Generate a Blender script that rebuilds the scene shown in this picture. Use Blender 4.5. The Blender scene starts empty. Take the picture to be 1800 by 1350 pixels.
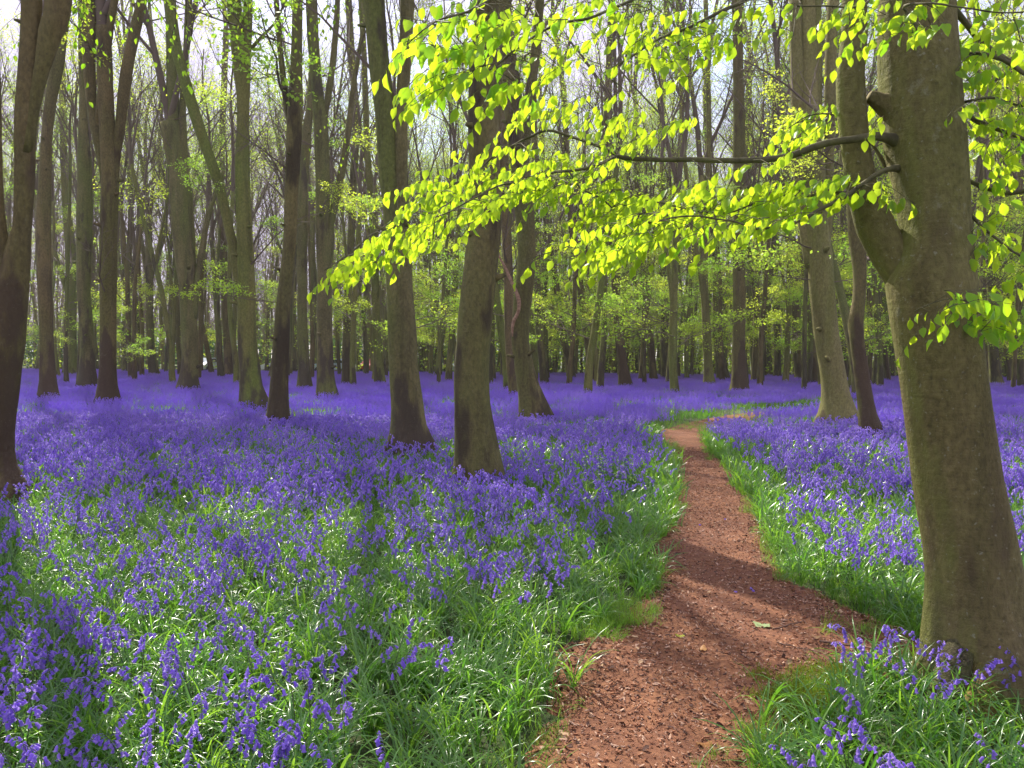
import bpy, math, random
import numpy as np
from mathutils import Vector, Matrix, noise as mnoise

random.seed(7)
rng = np.random.default_rng(7)
S = bpy.context.scene
PI = math.pi

# ------------------------------------------------------------------ camera
F = 1508.0                      # focal length in pixels of the 1800 px wide photograph
EYE = 1.6
PITCH = math.radians(-1.71)
ROLL = math.radians(0.45)
cam_data = bpy.data.cameras.new('camera')
cam = bpy.data.objects.new('camera', cam_data)
S.collection.objects.link(cam)
cam_data.sensor_width = 36.0
cam_data.lens = 36.0 * F / 1800.0
cam_data.clip_start = 0.05
cam_data.clip_end = 2000.0
CAMROT = Matrix.Rotation(PI / 2 + PITCH, 3, 'X') @ Matrix.Rotation(ROLL, 3, 'Z')
cam.matrix_world = Matrix.Translation((0, 0, EYE)) @ CAMROT.to_4x4()
S.camera = cam

# ------------------------------------------------------------------ world, sun, exposure
SUN_AZ = math.radians(-27)      # from +Y towards +X
SUN_EL = math.radians(46)
sun_dir = Vector((math.sin(SUN_AZ) * math.cos(SUN_EL), math.cos(SUN_AZ) * math.cos(SUN_EL), math.sin(SUN_EL)))
world = bpy.data.worlds.new('World')
S.world = world
world.use_nodes = True
wt = world.node_tree
wt.nodes.clear()
wo = wt.nodes.new('ShaderNodeOutputWorld')
wb = wt.nodes.new('ShaderNodeBackground')
sky = wt.nodes.new('ShaderNodeTexSky')
sky.sky_type = 'NISHITA'
sky.sun_disc = False
sky.sun_elevation = SUN_EL
sky.sun_rotation = SUN_AZ % (2 * PI)
sky.air_density = 1.0
sky.dust_density = 1.2
sky.ozone_density = 1.6
wb.inputs['Strength'].default_value = 0.15
tc = wt.nodes.new('ShaderNodeTexCoord')
cn = wt.nodes.new('ShaderNodeTexNoise')
cn.inputs['Scale'].default_value = 3.2
cn.inputs['Detail'].default_value = 5.0
cn.inputs['Roughness'].default_value = 0.6
cr = wt.nodes.new('ShaderNodeValToRGB')
cr.color_ramp.elements[0].position = 0.28
cr.color_ramp.elements[1].position = 0.55
cm = wt.nodes.new('ShaderNodeMixRGB')
cm.inputs['Color2'].default_value = (3.1, 2.9, 3.95, 1)
wt.links.new(tc.outputs['Generated'], cn.inputs['Vector'])
wt.links.new(cn.outputs['Fac'], cr.inputs['Fac'])
wt.links.new(cr.outputs['Color'], cm.inputs['Fac'])
wt.links.new(sky.outputs['Color'], cm.inputs['Color1'])
wt.links.new(cm.outputs['Color'], wb.inputs['Color'])
wt.links.new(wb.outputs['Background'], wo.inputs['Surface'])

sd = bpy.data.lights.new('sun', 'SUN')
sd.energy = 4.6
sd.angle = math.radians(0.5)
sd.color = (1.0, 0.94, 0.84)
sun = bpy.data.objects.new('sun', sd)
S.collection.objects.link(sun)
sun.rotation_euler = sun_dir.to_track_quat('Z', 'Y').to_euler()
sun.location = (0, 0, 60)

S.view_settings.view_transform = 'Standard'
S.view_settings.look = 'None'
S.view_settings.exposure = 1.15
S.view_settings.gamma = 1.0
S.view_settings.use_curve_mapping = False
S.render.engine = 'CYCLES'
S.cycles.max_bounces = 7
S.cycles.diffuse_bounces = 4
S.cycles.glossy_bounces = 2
S.cycles.transmission_bounces = 5
S.cycles.transparent_max_bounces = 6
S.cycles.sample_clamp_indirect = 6.0
S.cycles.caustics_reflective = False
S.cycles.caustics_refractive = False
S.cycles.use_denoising = True
S.cycles.use_adaptive_sampling = True
S.cycles.adaptive_threshold = 0.02

# ------------------------------------------------------------------ geometry of the view, used to find places on the ground
def ray(px, py):
    return CAMROT @ Vector(((px - 900.0) / F, (675.0 - py) / F, -1.0))

def ground(px, py, z=0.0):
    r = ray(px, py)
    t = (z - EYE) / r.z
    return Vector((r.x * t, r.y * t, z))

def at(px, py, d):
    r = ray(px, py)
    t = d / r.y
    return Vector((r.x * t, d, EYE + r.z * t))

def to_px(P):
    """pixel coordinates of an (n,3) array"""
    R = np.array(CAMROT.transposed())
    q = (np.asarray(P, float) - np.array([0, 0, EYE])) @ R.T
    z = -q[:, 2]
    z = np.where(z < 0.05, 0.05, z)
    return 900 + F * q[:, 0] / z, 675 - F * q[:, 1] / z, -q[:, 2]

# ------------------------------------------------------------------ objects
COL = S.collection
def link(o, parent=None):
    COL.objects.link(o)
    if parent is not None:
        o.parent = parent
    return o

def tag(o, label=None, cat=None, group=None, kind=None):
    if label: o['label'] = label
    if cat: o['category'] = cat
    if group: o['group'] = group
    if kind: o['kind'] = kind
    return o

def empty(name, loc, rz=0.0, scale=1.0, size=0.1):
    o = bpy.data.objects.new(name, None)
    o.empty_display_size = size
    o.location = loc
    o.rotation_euler = (0, 0, rz)
    o.scale = (scale,) * 3
    return link(o)

def fast_mesh(name, V, Q, mats, mi=None, smooth=True, attr=None):
    """V (n,3), Q list of faces or (m,k) array"""
    me = bpy.data.meshes.new(name)
    if isinstance(Q, np.ndarray):
        m, k = Q.shape
        me.vertices.add(len(V)); me.vertices.foreach_set('co', np.asarray(V, np.float32).ravel())
        me.loops.add(m * k); me.loops.foreach_set('vertex_index', Q.astype(np.int32).ravel())
        me.polygons.add(m)
        me.polygons.foreach_set('loop_start', np.arange(0, m * k, k, dtype=np.int32))
        me.polygons.foreach_set('loop_total', np.full(m, k, np.int32))
    else:
        me.from_pydata([tuple(v) for v in V], [], Q)
    for mm in mats: me.materials.append(mm)
    if mi is not None:
        me.polygons.foreach_set('material_index', np.asarray(mi, np.int32))
    me.polygons.foreach_set('use_smooth', np.full(len(me.polygons), smooth))
    me.update(calc_edges=True)
    return me

class MB:
    def __init__(s): s.v = []; s.f = []; s.m = []
    def face(s, idx, mat=0):
        s.f.append(tuple(idx)); s.m.append(mat)
    def tube(s, pts, rad, n=6, mat=0, rough=0.0, seed=0.0, flare=None, cap=True):
        k = len(pts)
        avg = (pts[-1] - pts[0])
        ref = Vector((1, 0, 0)) if abs(avg.x) < 0.75 * avg.length else Vector((0, 1, 0))
        b0 = len(s.v)
        for i in range(k):
            t = (pts[min(i + 1, k - 1)] - pts[max(i - 1, 0)])
            if t.length < 1e-9: t = Vector((0, 0, 1))
            t.normalize()
            u = (ref - t * ref.dot(t)).normalized()
            w = t.cross(u)
            for j in range(n):
                a = 2 * PI * j / n
                c, si = math.cos(a), math.sin(a)
                r = rad[i]
                if rough:
                    q = Vector((c * 1.3, si * 1.3, 0)) + Vector((seed, seed * 0.7, pts[i].z * 0.9 + seed))
                    r *= 1 + rough * mnoise.noise(q) + rough * 0.45 * mnoise.noise(q * 2.7)
                if flare is not None:
                    h = max(pts[i].z, 0.0)
                    e = math.exp(-h / flare[0])
                    lob = 0.5 + 0.5 * math.cos(a * flare[2] + flare[3] + 0.8 * math.sin(a * 2 + seed))
                    r *= 1 + flare[1] * e * (0.25 + lob)
                s.v.append(pts[i] + u * (c * r) + w * (si * r))
        for i in range(k - 1):
            for j in range(n):
                a = b0 + i * n + j; b = b0 + i * n + (j + 1) % n
                s.face((a, b, b + n, a + n), mat)
        if cap:
            s.face([b0 + (k - 1) * n + j for j in range(n)], mat)
            s.face([b0 + n - 1 - j for j in range(n)], mat)
    def mesh(s, name, mats, smooth=True):
        return fast_mesh(name, s.v, s.f, mats, s.m, smooth)
    def build(s, name, mats, parent=None, smooth=True):
        o = bpy.data.objects.new(name, s.mesh(name, mats, smooth))
        return link(o, parent)

def catmull(P, step):
    """P list of tuples (x,y,z,r), returns resampled lists"""
    P = [np.array(p, float) for p in P]
    if len(P) < 2: return P
    Q = [2 * P[0] - P[1]] + P + [2 * P[-1] - P[-2]]
    out = []
    for i in range(1, len(Q) - 2):
        p0, p1, p2, p3 = Q[i - 1:i + 3]
        L = np.linalg.norm(p2[:3] - p1[:3])
        m = max(1, int(round(L / step)))
        for k in range(m):
            t = k / m
            out.append(0.5 * ((2 * p1) + (-p0 + p2) * t + (2 * p0 - 5 * p1 + 4 * p2 - p3) * t * t + (-p0 + 3 * p1 - 3 * p2 + p3) * t ** 3))
    out.append(P[-1])
    return out

# ------------------------------------------------------------------ materials
def mat_new(name):
    m = bpy.data.materials.new(name); m.use_nodes = True
    nt = m.node_tree; nt.nodes.clear()
    return m, nt, nt.nodes, nt.links

def bark(name, base, alt, green, stain, stain_amt=0.5, low_stain=0.6, fine=1.0, moss=0.0, speck=0.0):  # moss sets the west-side green: algae plus painted side light
    base, alt, green = [(q[0] * 1.04, q[1] * 1.10, q[2] * 0.84) for q in (base, alt, green)]
    m, nt, N, L = mat_new(name)
    out = N.new('ShaderNodeOutputMaterial'); bs = N.new('ShaderNodeBsdfPrincipled')
    bs.inputs['Roughness'].default_value = 0.88
    bs.inputs['Specular IOR Level'].default_value = 0.25
    tc = N.new('ShaderNodeTexCoord'); oi = N.new('ShaderNodeObjectInfo')
    geo = N.new('ShaderNodeNewGeometry')
    add = N.new('ShaderNodeVectorMath'); add.operation = 'ADD'
    sc = N.new('ShaderNodeVectorMath'); sc.operation = 'SCALE'; sc.inputs['Scale'].default_value = 37.0
    cx = N.new('ShaderNodeCombineXYZ')
    for i in range(3): L.new(oi.outputs['Random'], cx.inputs[i])
    L.new(cx.outputs[0], sc.inputs[0]); L.new(tc.outputs['Object'], add.inputs[0]); L.new(sc.outputs[0], add.inputs[1])
    def nz(scale, detail, zs, rough=0.55, xy=1.0):
        mp = N.new('ShaderNodeMapping'); mp.inputs['Scale'].default_value = (xy, xy, zs)
        n = N.new('ShaderNodeTexNoise'); n.inputs['Scale'].default_value = scale
        n.inputs['Detail'].default_value = detail; n.inputs['Roughness'].default_value = rough
        L.new(add.outputs[0], mp.inputs['Vector']); L.new(mp.outputs[0], n.inputs['Vector'])
        return n.outputs['Fac']
    def ramp(src, a, b):
        r = N.new('ShaderNodeMapRange'); r.inputs['From Min'].default_value = a; r.inputs['From Max'].default_value = b
        L.new(src, r.inputs['Value']); return r.outputs['Result']
    def mix(fac, c1, c2):
        x = N.new('ShaderNodeMixRGB')
        if isinstance(fac, float): x.inputs['Fac'].default_value = fac
        else: L.new(fac, x.inputs['Fac'])
        for k, c in (('Color1', c1), ('Color2', c2)):
            if isinstance(c, tuple): x.inputs[k].default_value = c + (1,)
            else: L.new(c, x.inputs[k])
        return x.outputs['Color']
    def math_(op, a, b=None):
        x = N.new('ShaderNodeMath'); x.operation = op
        for i, q in enumerate((a, b)):
            if q is None: continue
            if isinstance(q, (int, float)): x.inputs[i].default_value = q
            else: L.new(q, x.inputs[i])
        return x.outputs[0]
    c = mix(ramp(nz(2.2, 5, 0.35), 0.35, 0.65), base, alt)
    c = mix(ramp(nz(1.1, 4, 0.25), 0.42, 0.62), c, green)
    c = mix(math_('MULTIPLY', ramp(nz(5.0, 5, 0.10), 0.52, 0.66), 0.55), c, tuple(v * 0.55 for v in alt))
    fine_n = nz(26.0 * fine, 6, 0.6, 0.65)
    c2 = N.new('ShaderNodeMixRGB'); c2.blend_type = 'MULTIPLY'; c2.inputs['Fac'].default_value = 0.75
    L.new(c, c2.inputs['Color1'])
    g = N.new('ShaderNodeMapRange'); g.inputs['From Min'].default_value = 0.3; g.inputs['From Max'].default_value = 0.7
    g.inputs['To Min'].default_value = 0.5; g.inputs['To Max'].default_value = 1.35
    L.new(fine_n, g.inputs['Value']); L.new(g.outputs[0], c2.inputs['Color2'])
    c = c2.outputs[0]
    # dark stains, more of them low on the trunk
    sep = N.new('ShaderNodeSeparateXYZ'); L.new(geo.outputs['Position'], sep.inputs[0])
    low = N.new('ShaderNodeMapRange'); low.inputs['From Min'].default_value = 0.3; low.inputs['From Max'].default_value = 3.2
    low.inputs['To Min'].default_value = low_stain * 0.24; low.inputs['To Max'].default_value = 0.0
    L.new(sep.outputs['Z'], low.inputs['Value'])
    sn = math_('ADD', nz(1.5, 7, 0.33, 0.62), low.outputs[0])
    sn = math_('ADD', sn, math_('MULTIPLY', math_('SUBTRACT', fine_n, 0.5), 0.10))
    st = ramp(sn, 0.645 - 0.14 * stain_amt, 0.71 - 0.14 * stain_amt)
    c = mix(math_('MULTIPLY', st, 0.80), c, stain)
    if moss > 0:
        # west-side moss and algae; the green also paints in the trunk's sunlit side
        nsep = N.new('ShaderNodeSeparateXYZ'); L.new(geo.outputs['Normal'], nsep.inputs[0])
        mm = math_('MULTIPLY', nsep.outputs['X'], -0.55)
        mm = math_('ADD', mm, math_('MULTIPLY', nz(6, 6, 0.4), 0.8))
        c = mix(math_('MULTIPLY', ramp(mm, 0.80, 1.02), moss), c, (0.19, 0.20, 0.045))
    if speck > 0:
        sp = ramp(nz(46, 3, 1.0, 0.5), 0.66, 0.70)
        c = mix(math_('MULTIPLY', sp, speck), c, (0.30, 0.28, 0.20))
        vo = N.new('ShaderNodeTexVoronoi'); vo.inputs['Scale'].default_value = 17.0
        L.new(add.outputs[0], vo.inputs['Vector'])
        c = mix(math_('MULTIPLY', ramp(vo.outputs['Distance'], 0.16, 0.10), 0.35), c, (0.055, 0.045, 0.03))
        lic = ramp(math_('ADD', nz(9, 7, 0.8, 0.75), math_('MULTIPLY', nz(1.7, 2, 0.7), 0.35)), 0.80, 0.86)
        c = mix(math_('MULTIPLY', lic, 0.55 * min(1.0, speck * 2)), c, (0.27, 0.25, 0.16))
    L.new(c, bs.inputs['Base Color'])
    bp = N.new('ShaderNodeBump'); bp.inputs['Strength'].default_value = 0.8; bp.inputs['Distance'].default_value = 0.02
    hh = math_('ADD', fine_n, math_('MULTIPLY', nz(7, 4, 0.5), 1.2))
    hh = math_('ADD', hh, math_('MULTIPLY', nz(9, 3, 7.0), 0.3))
    L.new(hh, bp.inputs['Height']); L.new(bp.outputs[0], bs.inputs['Normal'])
    L.new(bs.outputs[0], out.inputs['Surface'])
    return m

def leafmat(name, c1, c2, transl, trans_c, rough=0.4, spec=0.5, scale=3.0, veins=False):
    m, nt, N, L = mat_new(name)
    out = N.new('ShaderNodeOutputMaterial'); bs = N.new('ShaderNodeBsdfPrincipled')
    bs.inputs['Roughness'].default_value = rough
    bs.inputs['Specular IOR Level'].default_value = spec
    tr = N.new('ShaderNodeBsdfTranslucent')
    mx = N.new('ShaderNodeMixShader'); mx.inputs[0].default_value = transl
    geo = N.new('ShaderNodeNewGeometry')
    n = N.new('ShaderNodeTexNoise'); n.inputs['Scale'].default_value = scale; n.inputs['Detail'].default_value = 3
    L.new(geo.outputs['Position'], n.inputs['Vector'])
    oi = N.new('ShaderNodeObjectInfo')
    ad = N.new('ShaderNodeMath'); ad.operation = 'ADD'
    sb = N.new('ShaderNodeMath'); sb.operation = 'MULTIPLY_ADD'; sb.inputs[1].default_value = 0.5; sb.inputs[2].default_value = -0.25
    L.new(oi.outputs['Random'], sb.inputs[0])
    L.new(n.outputs['Fac'], ad.inputs[0]); L.new(sb.outputs[0], ad.inputs[1])
    rm = N.new('ShaderNodeMapRange'); rm.inputs['From Min'].default_value = 0.3; rm.inputs['From Max'].default_value = 0.7
    L.new(ad.outputs[0], rm.inputs['Value'])
    mc = N.new('ShaderNodeMixRGB'); mc.inputs['Color1'].default_value = c1 + (1,); mc.inputs['Color2'].default_value = c2 + (1,)
    L.new(rm.outputs[0], mc.inputs['Fac']); L.new(mc.outputs[0], bs.inputs['Base Color'])
    t2 = N.new('ShaderNodeMixRGB'); t2.blend_type = 'MIX'
    t2.inputs['Color1'].default_value = trans_c + (1,)
    t2.inputs['Color2'].default_value = tuple(min(1, x * y) for x, y in zip(trans_c, (0.44, 0.70, 0.7))) + (1,)
    L.new(rm.outputs[0], t2.inputs['Fac'])
    L.new(t2.outputs[0], tr.inputs['Color'])
    L.new(bs.outputs[0], mx.inputs[1]); L.new(tr.outputs[0], mx.inputs[2])
    L.new(mx.outputs[0], out.inputs['Surface'])
    return m

def ramp_mat(name, cols, scale, detail=6, rough=0.9, bump=0.4, dist=0.02, big=None):
    m, nt, N, L = mat_new(name)
    out = N.new('ShaderNodeOutputMaterial'); bs = N.new('ShaderNodeBsdfPrincipled')
    bs.inputs['Roughness'].default_value = rough; bs.inputs['Specular IOR Level'].default_value = 0.3
    geo = N.new('ShaderNodeNewGeometry')
    n = N.new('ShaderNodeTexNoise'); n.inputs['Scale'].default_value = scale; n.inputs['Detail'].default_value = detail
    n.inputs['Roughness'].default_value = 0.65
    L.new(geo.outputs['Position'], n.inputs['Vector'])
    r = N.new('ShaderNodeValToRGB')
    r.color_ramp.elements[0].position = 0.32; r.color_ramp.elements[0].color = cols[0] + (1,)
    r.color_ramp.elements[1].position = 0.70; r.color_ramp.elements[1].color = cols[-1] + (1,)
    for k, c in enumerate(cols[1:-1]):
        e = r.color_ramp.elements.new(0.32 + 0.38 * (k + 1) / (len(cols) - 1)); e.color = c + (1,)
    L.new(n.outputs['Fac'], r.inputs['Fac'])
    col = r.outputs[0]
    if big:
        n2 = N.new('ShaderNodeTexNoise'); n2.inputs['Scale'].default_value = big[0]; n2.inputs['Detail'].default_value = 4
        L.new(geo.outputs['Position'], n2.inputs['Vector'])
        mr = N.new('ShaderNodeMapRange'); mr.inputs['From Min'].default_value = 0.42; mr.inputs['From Max'].default_value = 0.62
        mr.inputs['To Max'].default_value = big[2]
        L.new(n2.outputs['Fac'], mr.inputs['Value'])
        mm = N.new('ShaderNodeMixRGB'); L.new(mr.outputs[0], mm.inputs['Fac']); L.new(col, mm.inputs['Color1'])
        mm.inputs['Color2'].default_value = big[1] + (1,); col = mm.outputs[0]
    L.new(col, bs.inputs['Base Color'])
    bp = N.new('ShaderNodeBump'); bp.inputs['Strength'].default_value = bump; bp.inputs['Distance'].default_value = dist
    L.new(n.outputs['Fac'], bp.inputs['Height']); L.new(bp.outputs[0], bs.inputs['Normal'])
    L.new(bs.outputs[0], out.inputs['Surface'])
    return m

def plain(name, c, rough=0.5, metal=0.0):
    m, nt, N, L = mat_new(name)
    out = N.new('ShaderNodeOutputMaterial'); bs = N.new('ShaderNodeBsdfPrincipled')
    bs.inputs['Base Color'].default_value = c + (1,); bs.inputs['Roughness'].default_value = rough
    bs.inputs['Metallic'].default_value = metal
    L.new(bs.outputs[0], out.inputs['Surface'])
    return m

STAIN = (0.055, 0.038, 0.030)
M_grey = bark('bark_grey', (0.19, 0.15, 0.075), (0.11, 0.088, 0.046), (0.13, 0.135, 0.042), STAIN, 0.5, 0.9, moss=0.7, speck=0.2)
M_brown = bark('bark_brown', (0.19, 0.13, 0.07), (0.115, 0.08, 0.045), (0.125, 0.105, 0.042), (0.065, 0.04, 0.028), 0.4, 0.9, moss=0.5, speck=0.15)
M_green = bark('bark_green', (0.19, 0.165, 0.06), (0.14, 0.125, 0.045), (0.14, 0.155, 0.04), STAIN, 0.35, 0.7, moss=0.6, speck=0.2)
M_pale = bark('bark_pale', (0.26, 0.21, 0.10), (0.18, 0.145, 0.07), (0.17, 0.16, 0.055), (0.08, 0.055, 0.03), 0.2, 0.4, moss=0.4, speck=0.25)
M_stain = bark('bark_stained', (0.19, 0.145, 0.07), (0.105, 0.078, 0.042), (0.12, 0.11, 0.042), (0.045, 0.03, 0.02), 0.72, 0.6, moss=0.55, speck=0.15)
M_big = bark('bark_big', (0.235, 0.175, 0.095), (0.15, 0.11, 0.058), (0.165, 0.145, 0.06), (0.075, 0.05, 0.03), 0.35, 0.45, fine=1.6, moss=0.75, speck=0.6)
M_twig = plain('twig_bark', (0.13, 0.09, 0.065), 0.85)
M_branch = ramp_mat('branch_bark', [(0.07, 0.06, 0.03), (0.16, 0.145, 0.065)], 14, 5, 0.85, 0.5)
M_leaf = leafmat('beech_leaf', (0.12, 0.30, 0.02), (0.24, 0.42, 0.02), 0.62, (0.66, 0.86, 0.03), 0.38, 0.45, 9.0)
M_leaf_far = leafmat('young_leaf', (0.24, 0.36, 0.03), (0.36, 0.46, 0.04), 0.58, (0.72, 0.84, 0.07), 0.5, 0.3, 0.6)
M_blade = leafmat('bluebell_leaf', (0.04, 0.14, 0.025), (0.125, 0.26, 0.03), 0.42, (0.36, 0.64, 0.045), 0.28, 0.75, 1.6)
M_grass = leafmat('grass_blade', (0.12, 0.27, 0.03), (0.19, 0.34, 0.03), 0.45, (0.42, 0.66, 0.05), 0.45, 0.4, 2.0)
M_moss = leafmat('moss', (0.16, 0.20, 0.02), (0.24, 0.25, 0.03), 0.3, (0.4, 0.46, 0.04), 0.8, 0.1, 6.0)
M_bell = leafmat('bluebell_petal', (0.25, 0.14, 0.62), (0.46, 0.28, 0.80), 0.45, (0.48, 0.31, 0.92), 0.45, 0.35, 1.5)
M_stem = leafmat('bluebell_stem', (0.09, 0.10, 0.06), (0.10, 0.16, 0.05), 0.2, (0.3, 0.4, 0.1), 0.45, 0.4)
M_weed = leafmat('weed_leaf', (0.03, 0.10, 0.035), (0.05, 0.15, 0.04), 0.3, (0.15, 0.4, 0.06), 0.4, 0.5)
M_ground = ramp_mat('woodland_soil', [(0.03, 0.035, 0.012), (0.05, 0.075, 0.02), (0.07, 0.055, 0.03)], 9, 6, 0.95, 0.5)
M_path = ramp_mat('bark_path', [(0.095, 0.038, 0.018), (0.20, 0.082, 0.036), (0.34, 0.16, 0.072)], 28, 9, 0.92, 0.9, 0.02,
                  big=(1.6, (0.15, 0.06, 0.032), 0.55))
M_chip = [ramp_mat('chip_red', [(0.20, 0.08, 0.04), (0.34, 0.15, 0.075)], 40), ramp_mat('chip_pale', [(0.42, 0.25, 0.16), (0.55, 0.36, 0.24)], 40),
          ramp_mat('chip_dark', [(0.07, 0.035, 0.025), (0.12, 0.06, 0.04)], 40)]

# ------------------------------------------------------------------ ground and path
def h_ground(x, y):
    return 0.0

PATH_L = [(960, 1500), (984, 1350), (1006, 1255), (1020, 1195), (1025, 1140), (1085, 1112), (1135, 1075), (1163, 1040), (1160, 1000), (1180, 950),
          (1193, 900), (1195, 850), (1190, 812), (1170, 785), (1155, 768), (1168, 757), (1215, 744), (1285, 731), (1370, 719), (1480, 708)]
PATH_R = [(1265, 1500), (1278, 1350), (1330, 1275), (1345, 1235), (1400, 1210), (1480, 1190), (1560, 1185), (1650, 1190), (1670, 1150), (1600, 1125),
          (1520, 1095), (1440, 1050), (1370, 1020), (1345, 985), (1330, 930), (1300, 870), (1270, 820), (1240, 790), (1232, 765), (1250, 754), (1310, 738), (1400, 723), (1500, 711)]
def wob(p, k):
    n = mnoise.noise(Vector((p.x * 2.2 + k * 9, p.y * 2.2, 3.3)))
    return Vector((p.x + 0.07 * n, p.y + 0.05 * n, 0))
def dense(pl, k):
    G = [ground(*p) for p in pl]
    o = catmull([(g.x, g.y, 0, 0) for g in G], 0.12)
    return [wob(Vector((q[0], q[1], 0)), k) for q in o]
PL = dense(PATH_L, 1); PR = dense(PATH_R, 2)
POLY = np.array([(p.x, p.y) for p in PL] + [(p.x, p.y) for p in reversed(PR)])

def inside(P):
    x, y = P[:, 0], P[:, 1]
    r = np.zeros(len(P), bool)
    n = len(POLY); j = n - 1
    for i in range(n):
        xi, yi = POLY[i]; xj, yj = POLY[j]
        c = ((yi > y) != (yj > y))
        if c.any():
            r ^= c & (x < (xj - xi) * (y - yi) / ((yj - yi) if yj != yi else 1e-9) + xi)
        j = i
    return r
def edge_dist(P):
    d = np.full(len(P), 1e9)
    E = POLY[::2]
    for i in range(0, len(P), 20000):
        Q = P[i:i + 20000]
        d[i:i + 20000] = np.sqrt(((Q[:, None, :] - E[None]) ** 2).sum(-1)).min(1)
    return d

def vnoise(x, y, s, seed=0.0):
    """cheap smooth value noise, vectorised"""
    r = np.random.default_rng(int(seed * 13) + 5)
    T = r.random((64, 64))
    u = x * s + 100.3; v = y * s + 57.1
    i = np.floor(u).astype(int); j = np.floor(v).astype(int)
    a = u - i; b = v - j
    a = a * a * (3 - 2 * a); b = b * b * (3 - 2 * b)
    g = lambda p, q: T[p % 64, q % 64]
    return (g(i, j) * (1 - a) + g(i + 1, j) * a) * (1 - b) + (g(i, j + 1) * (1 - a) + g(i + 1, j + 1) * a) * b

# ground: one sheet out to the horizon, finer near the camera
xs = np.concatenate([np.linspace(-700, -40, 12), np.linspace(-35, 35, 71), np.linspace(40, 700, 12)])
ys = np.concatenate([np.linspace(-300, -10, 6), np.linspace(-5, 60, 66), np.linspace(70, 900, 14)])
GX, GY = np.meshgrid(xs, ys)
GZ = (vnoise(GX, GY, 0.8, 3) - 0.5) * 0.05
far = np.clip((np.hypot(GX, GY) - 30) / 30, 0, 1)
GZ = GZ * (1 - far) - 0.03
V = np.stack([GX, GY, GZ], -1).reshape(-1, 3)
nx, ny = len(xs), len(ys)
I = np.arange(nx * ny).reshape(ny, nx)
Q = np.stack([I[:-1, :-1], I[:-1, 1:], I[1:, 1:], I[1:, :-1]], -1).reshape(-1, 4)
o = bpy.data.objects.new('ground', fast_mesh('ground', V, Q, [M_ground])); link(o)
tag(o, 'dark woodland soil under the bluebells', kind='structure')

# path sheet: grid of points kept inside the outline, bumpy
cell = 0.045
x0, x1 = POLY[:, 0].min(), POLY[:, 0].max(); y0, y1 = POLY[:, 1].min(), min(POLY[:, 1].max(), 26)
gx = np.arange(x0 - 0.2, min(x1, 9.0) + 0.2, cell * 1.4); gy = np.arange(max(y0, 1.2) - 0.2, y1 + 0.2, cell * 1.6)
AX, AY = np.meshgrid(gx, gy)
PP = np.stack([AX.ravel(), AY.ravel()], 1)
ins = inside(PP); ed = edge_dist(PP)
sdist = np.where(ins, ed, -ed)
Z = 0.024 + 0.035 * (vnoise(PP[:, 0], PP[:, 1], 2.1, 1) - 0.5) + 0.034 * (vnoise(PP[:, 0], PP[:, 1], 6, 2) - 0.5) + 0.010 * (vnoise(PP[:, 0], PP[:, 1], 21, 4) - 0.5)
Z = Z - np.clip(-sdist - 0.02, 0, 0.3) * 0.5
keep = sdist > -0.2
ny_, nx_ = AX.shape
K = keep.reshape(ny_, nx_)
idx = np.arange(ny_ * nx_).reshape(ny_, nx_)
cellok = K[:-1, :-1] & K[:-1, 1:] & K[1:, 1:] & K[1:, :-1]
Qp = np.stack([idx[:-1, :-1], idx[:-1, 1:], idx[1:, 1:], idx[1:, :-1]], -1)[cellok]
used = np.unique(Qp); remap = np.zeros(ny_ * nx_, int); remap[used] = np.arange(len(used))
Vp = np.column_stack([PP, Z])[used]
o = bpy.data.objects.new('path', fast_mesh('path', Vp, remap[Qp], [M_path])); link(o)
tag(o, 'narrow reddish bark path winding between the bluebells', kind='structure')

# thin spring haze between the trees
hm, hnt, HN, HL = mat_new('haze_air')
ho = HN.new('ShaderNodeOutputMaterial'); hv = HN.new('ShaderNodeVolumePrincipled')
hv.inputs['Color'].default_value = (0.95, 0.94, 0.86, 1); hv.inputs['Density'].default_value = 0.0006
hv.inputs['Anisotropy'].default_value = 0.35
HL.new(hv.outputs[0], ho.inputs['Volume'])
hb = []
for z in (-1.2, 45.0):
    for (x, y) in ((-720, -320), (720, -320), (720, 920), (-720, 920)): hb.append((x, y, z))
o = bpy.data.objects.new('haze', fast_mesh('haze', hb, [(3, 2, 1, 0), (4, 5, 6, 7), (0, 1, 5, 4), (1, 2, 6, 5), (2, 3, 7, 6), (3, 0, 4, 7)], [hm], smooth=False)); link(o)
tag(o, 'thin pale haze hanging between the trees', 'haze', kind='stuff')

# ------------------------------------------------------------------ crowns and side branches (shared meshes)
def rdir(rnd, spread, up):
    a = rnd.random() * 2 * PI
    return Vector((math.cos(a) * spread, math.sin(a) * spread, up)).normalized()

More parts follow.
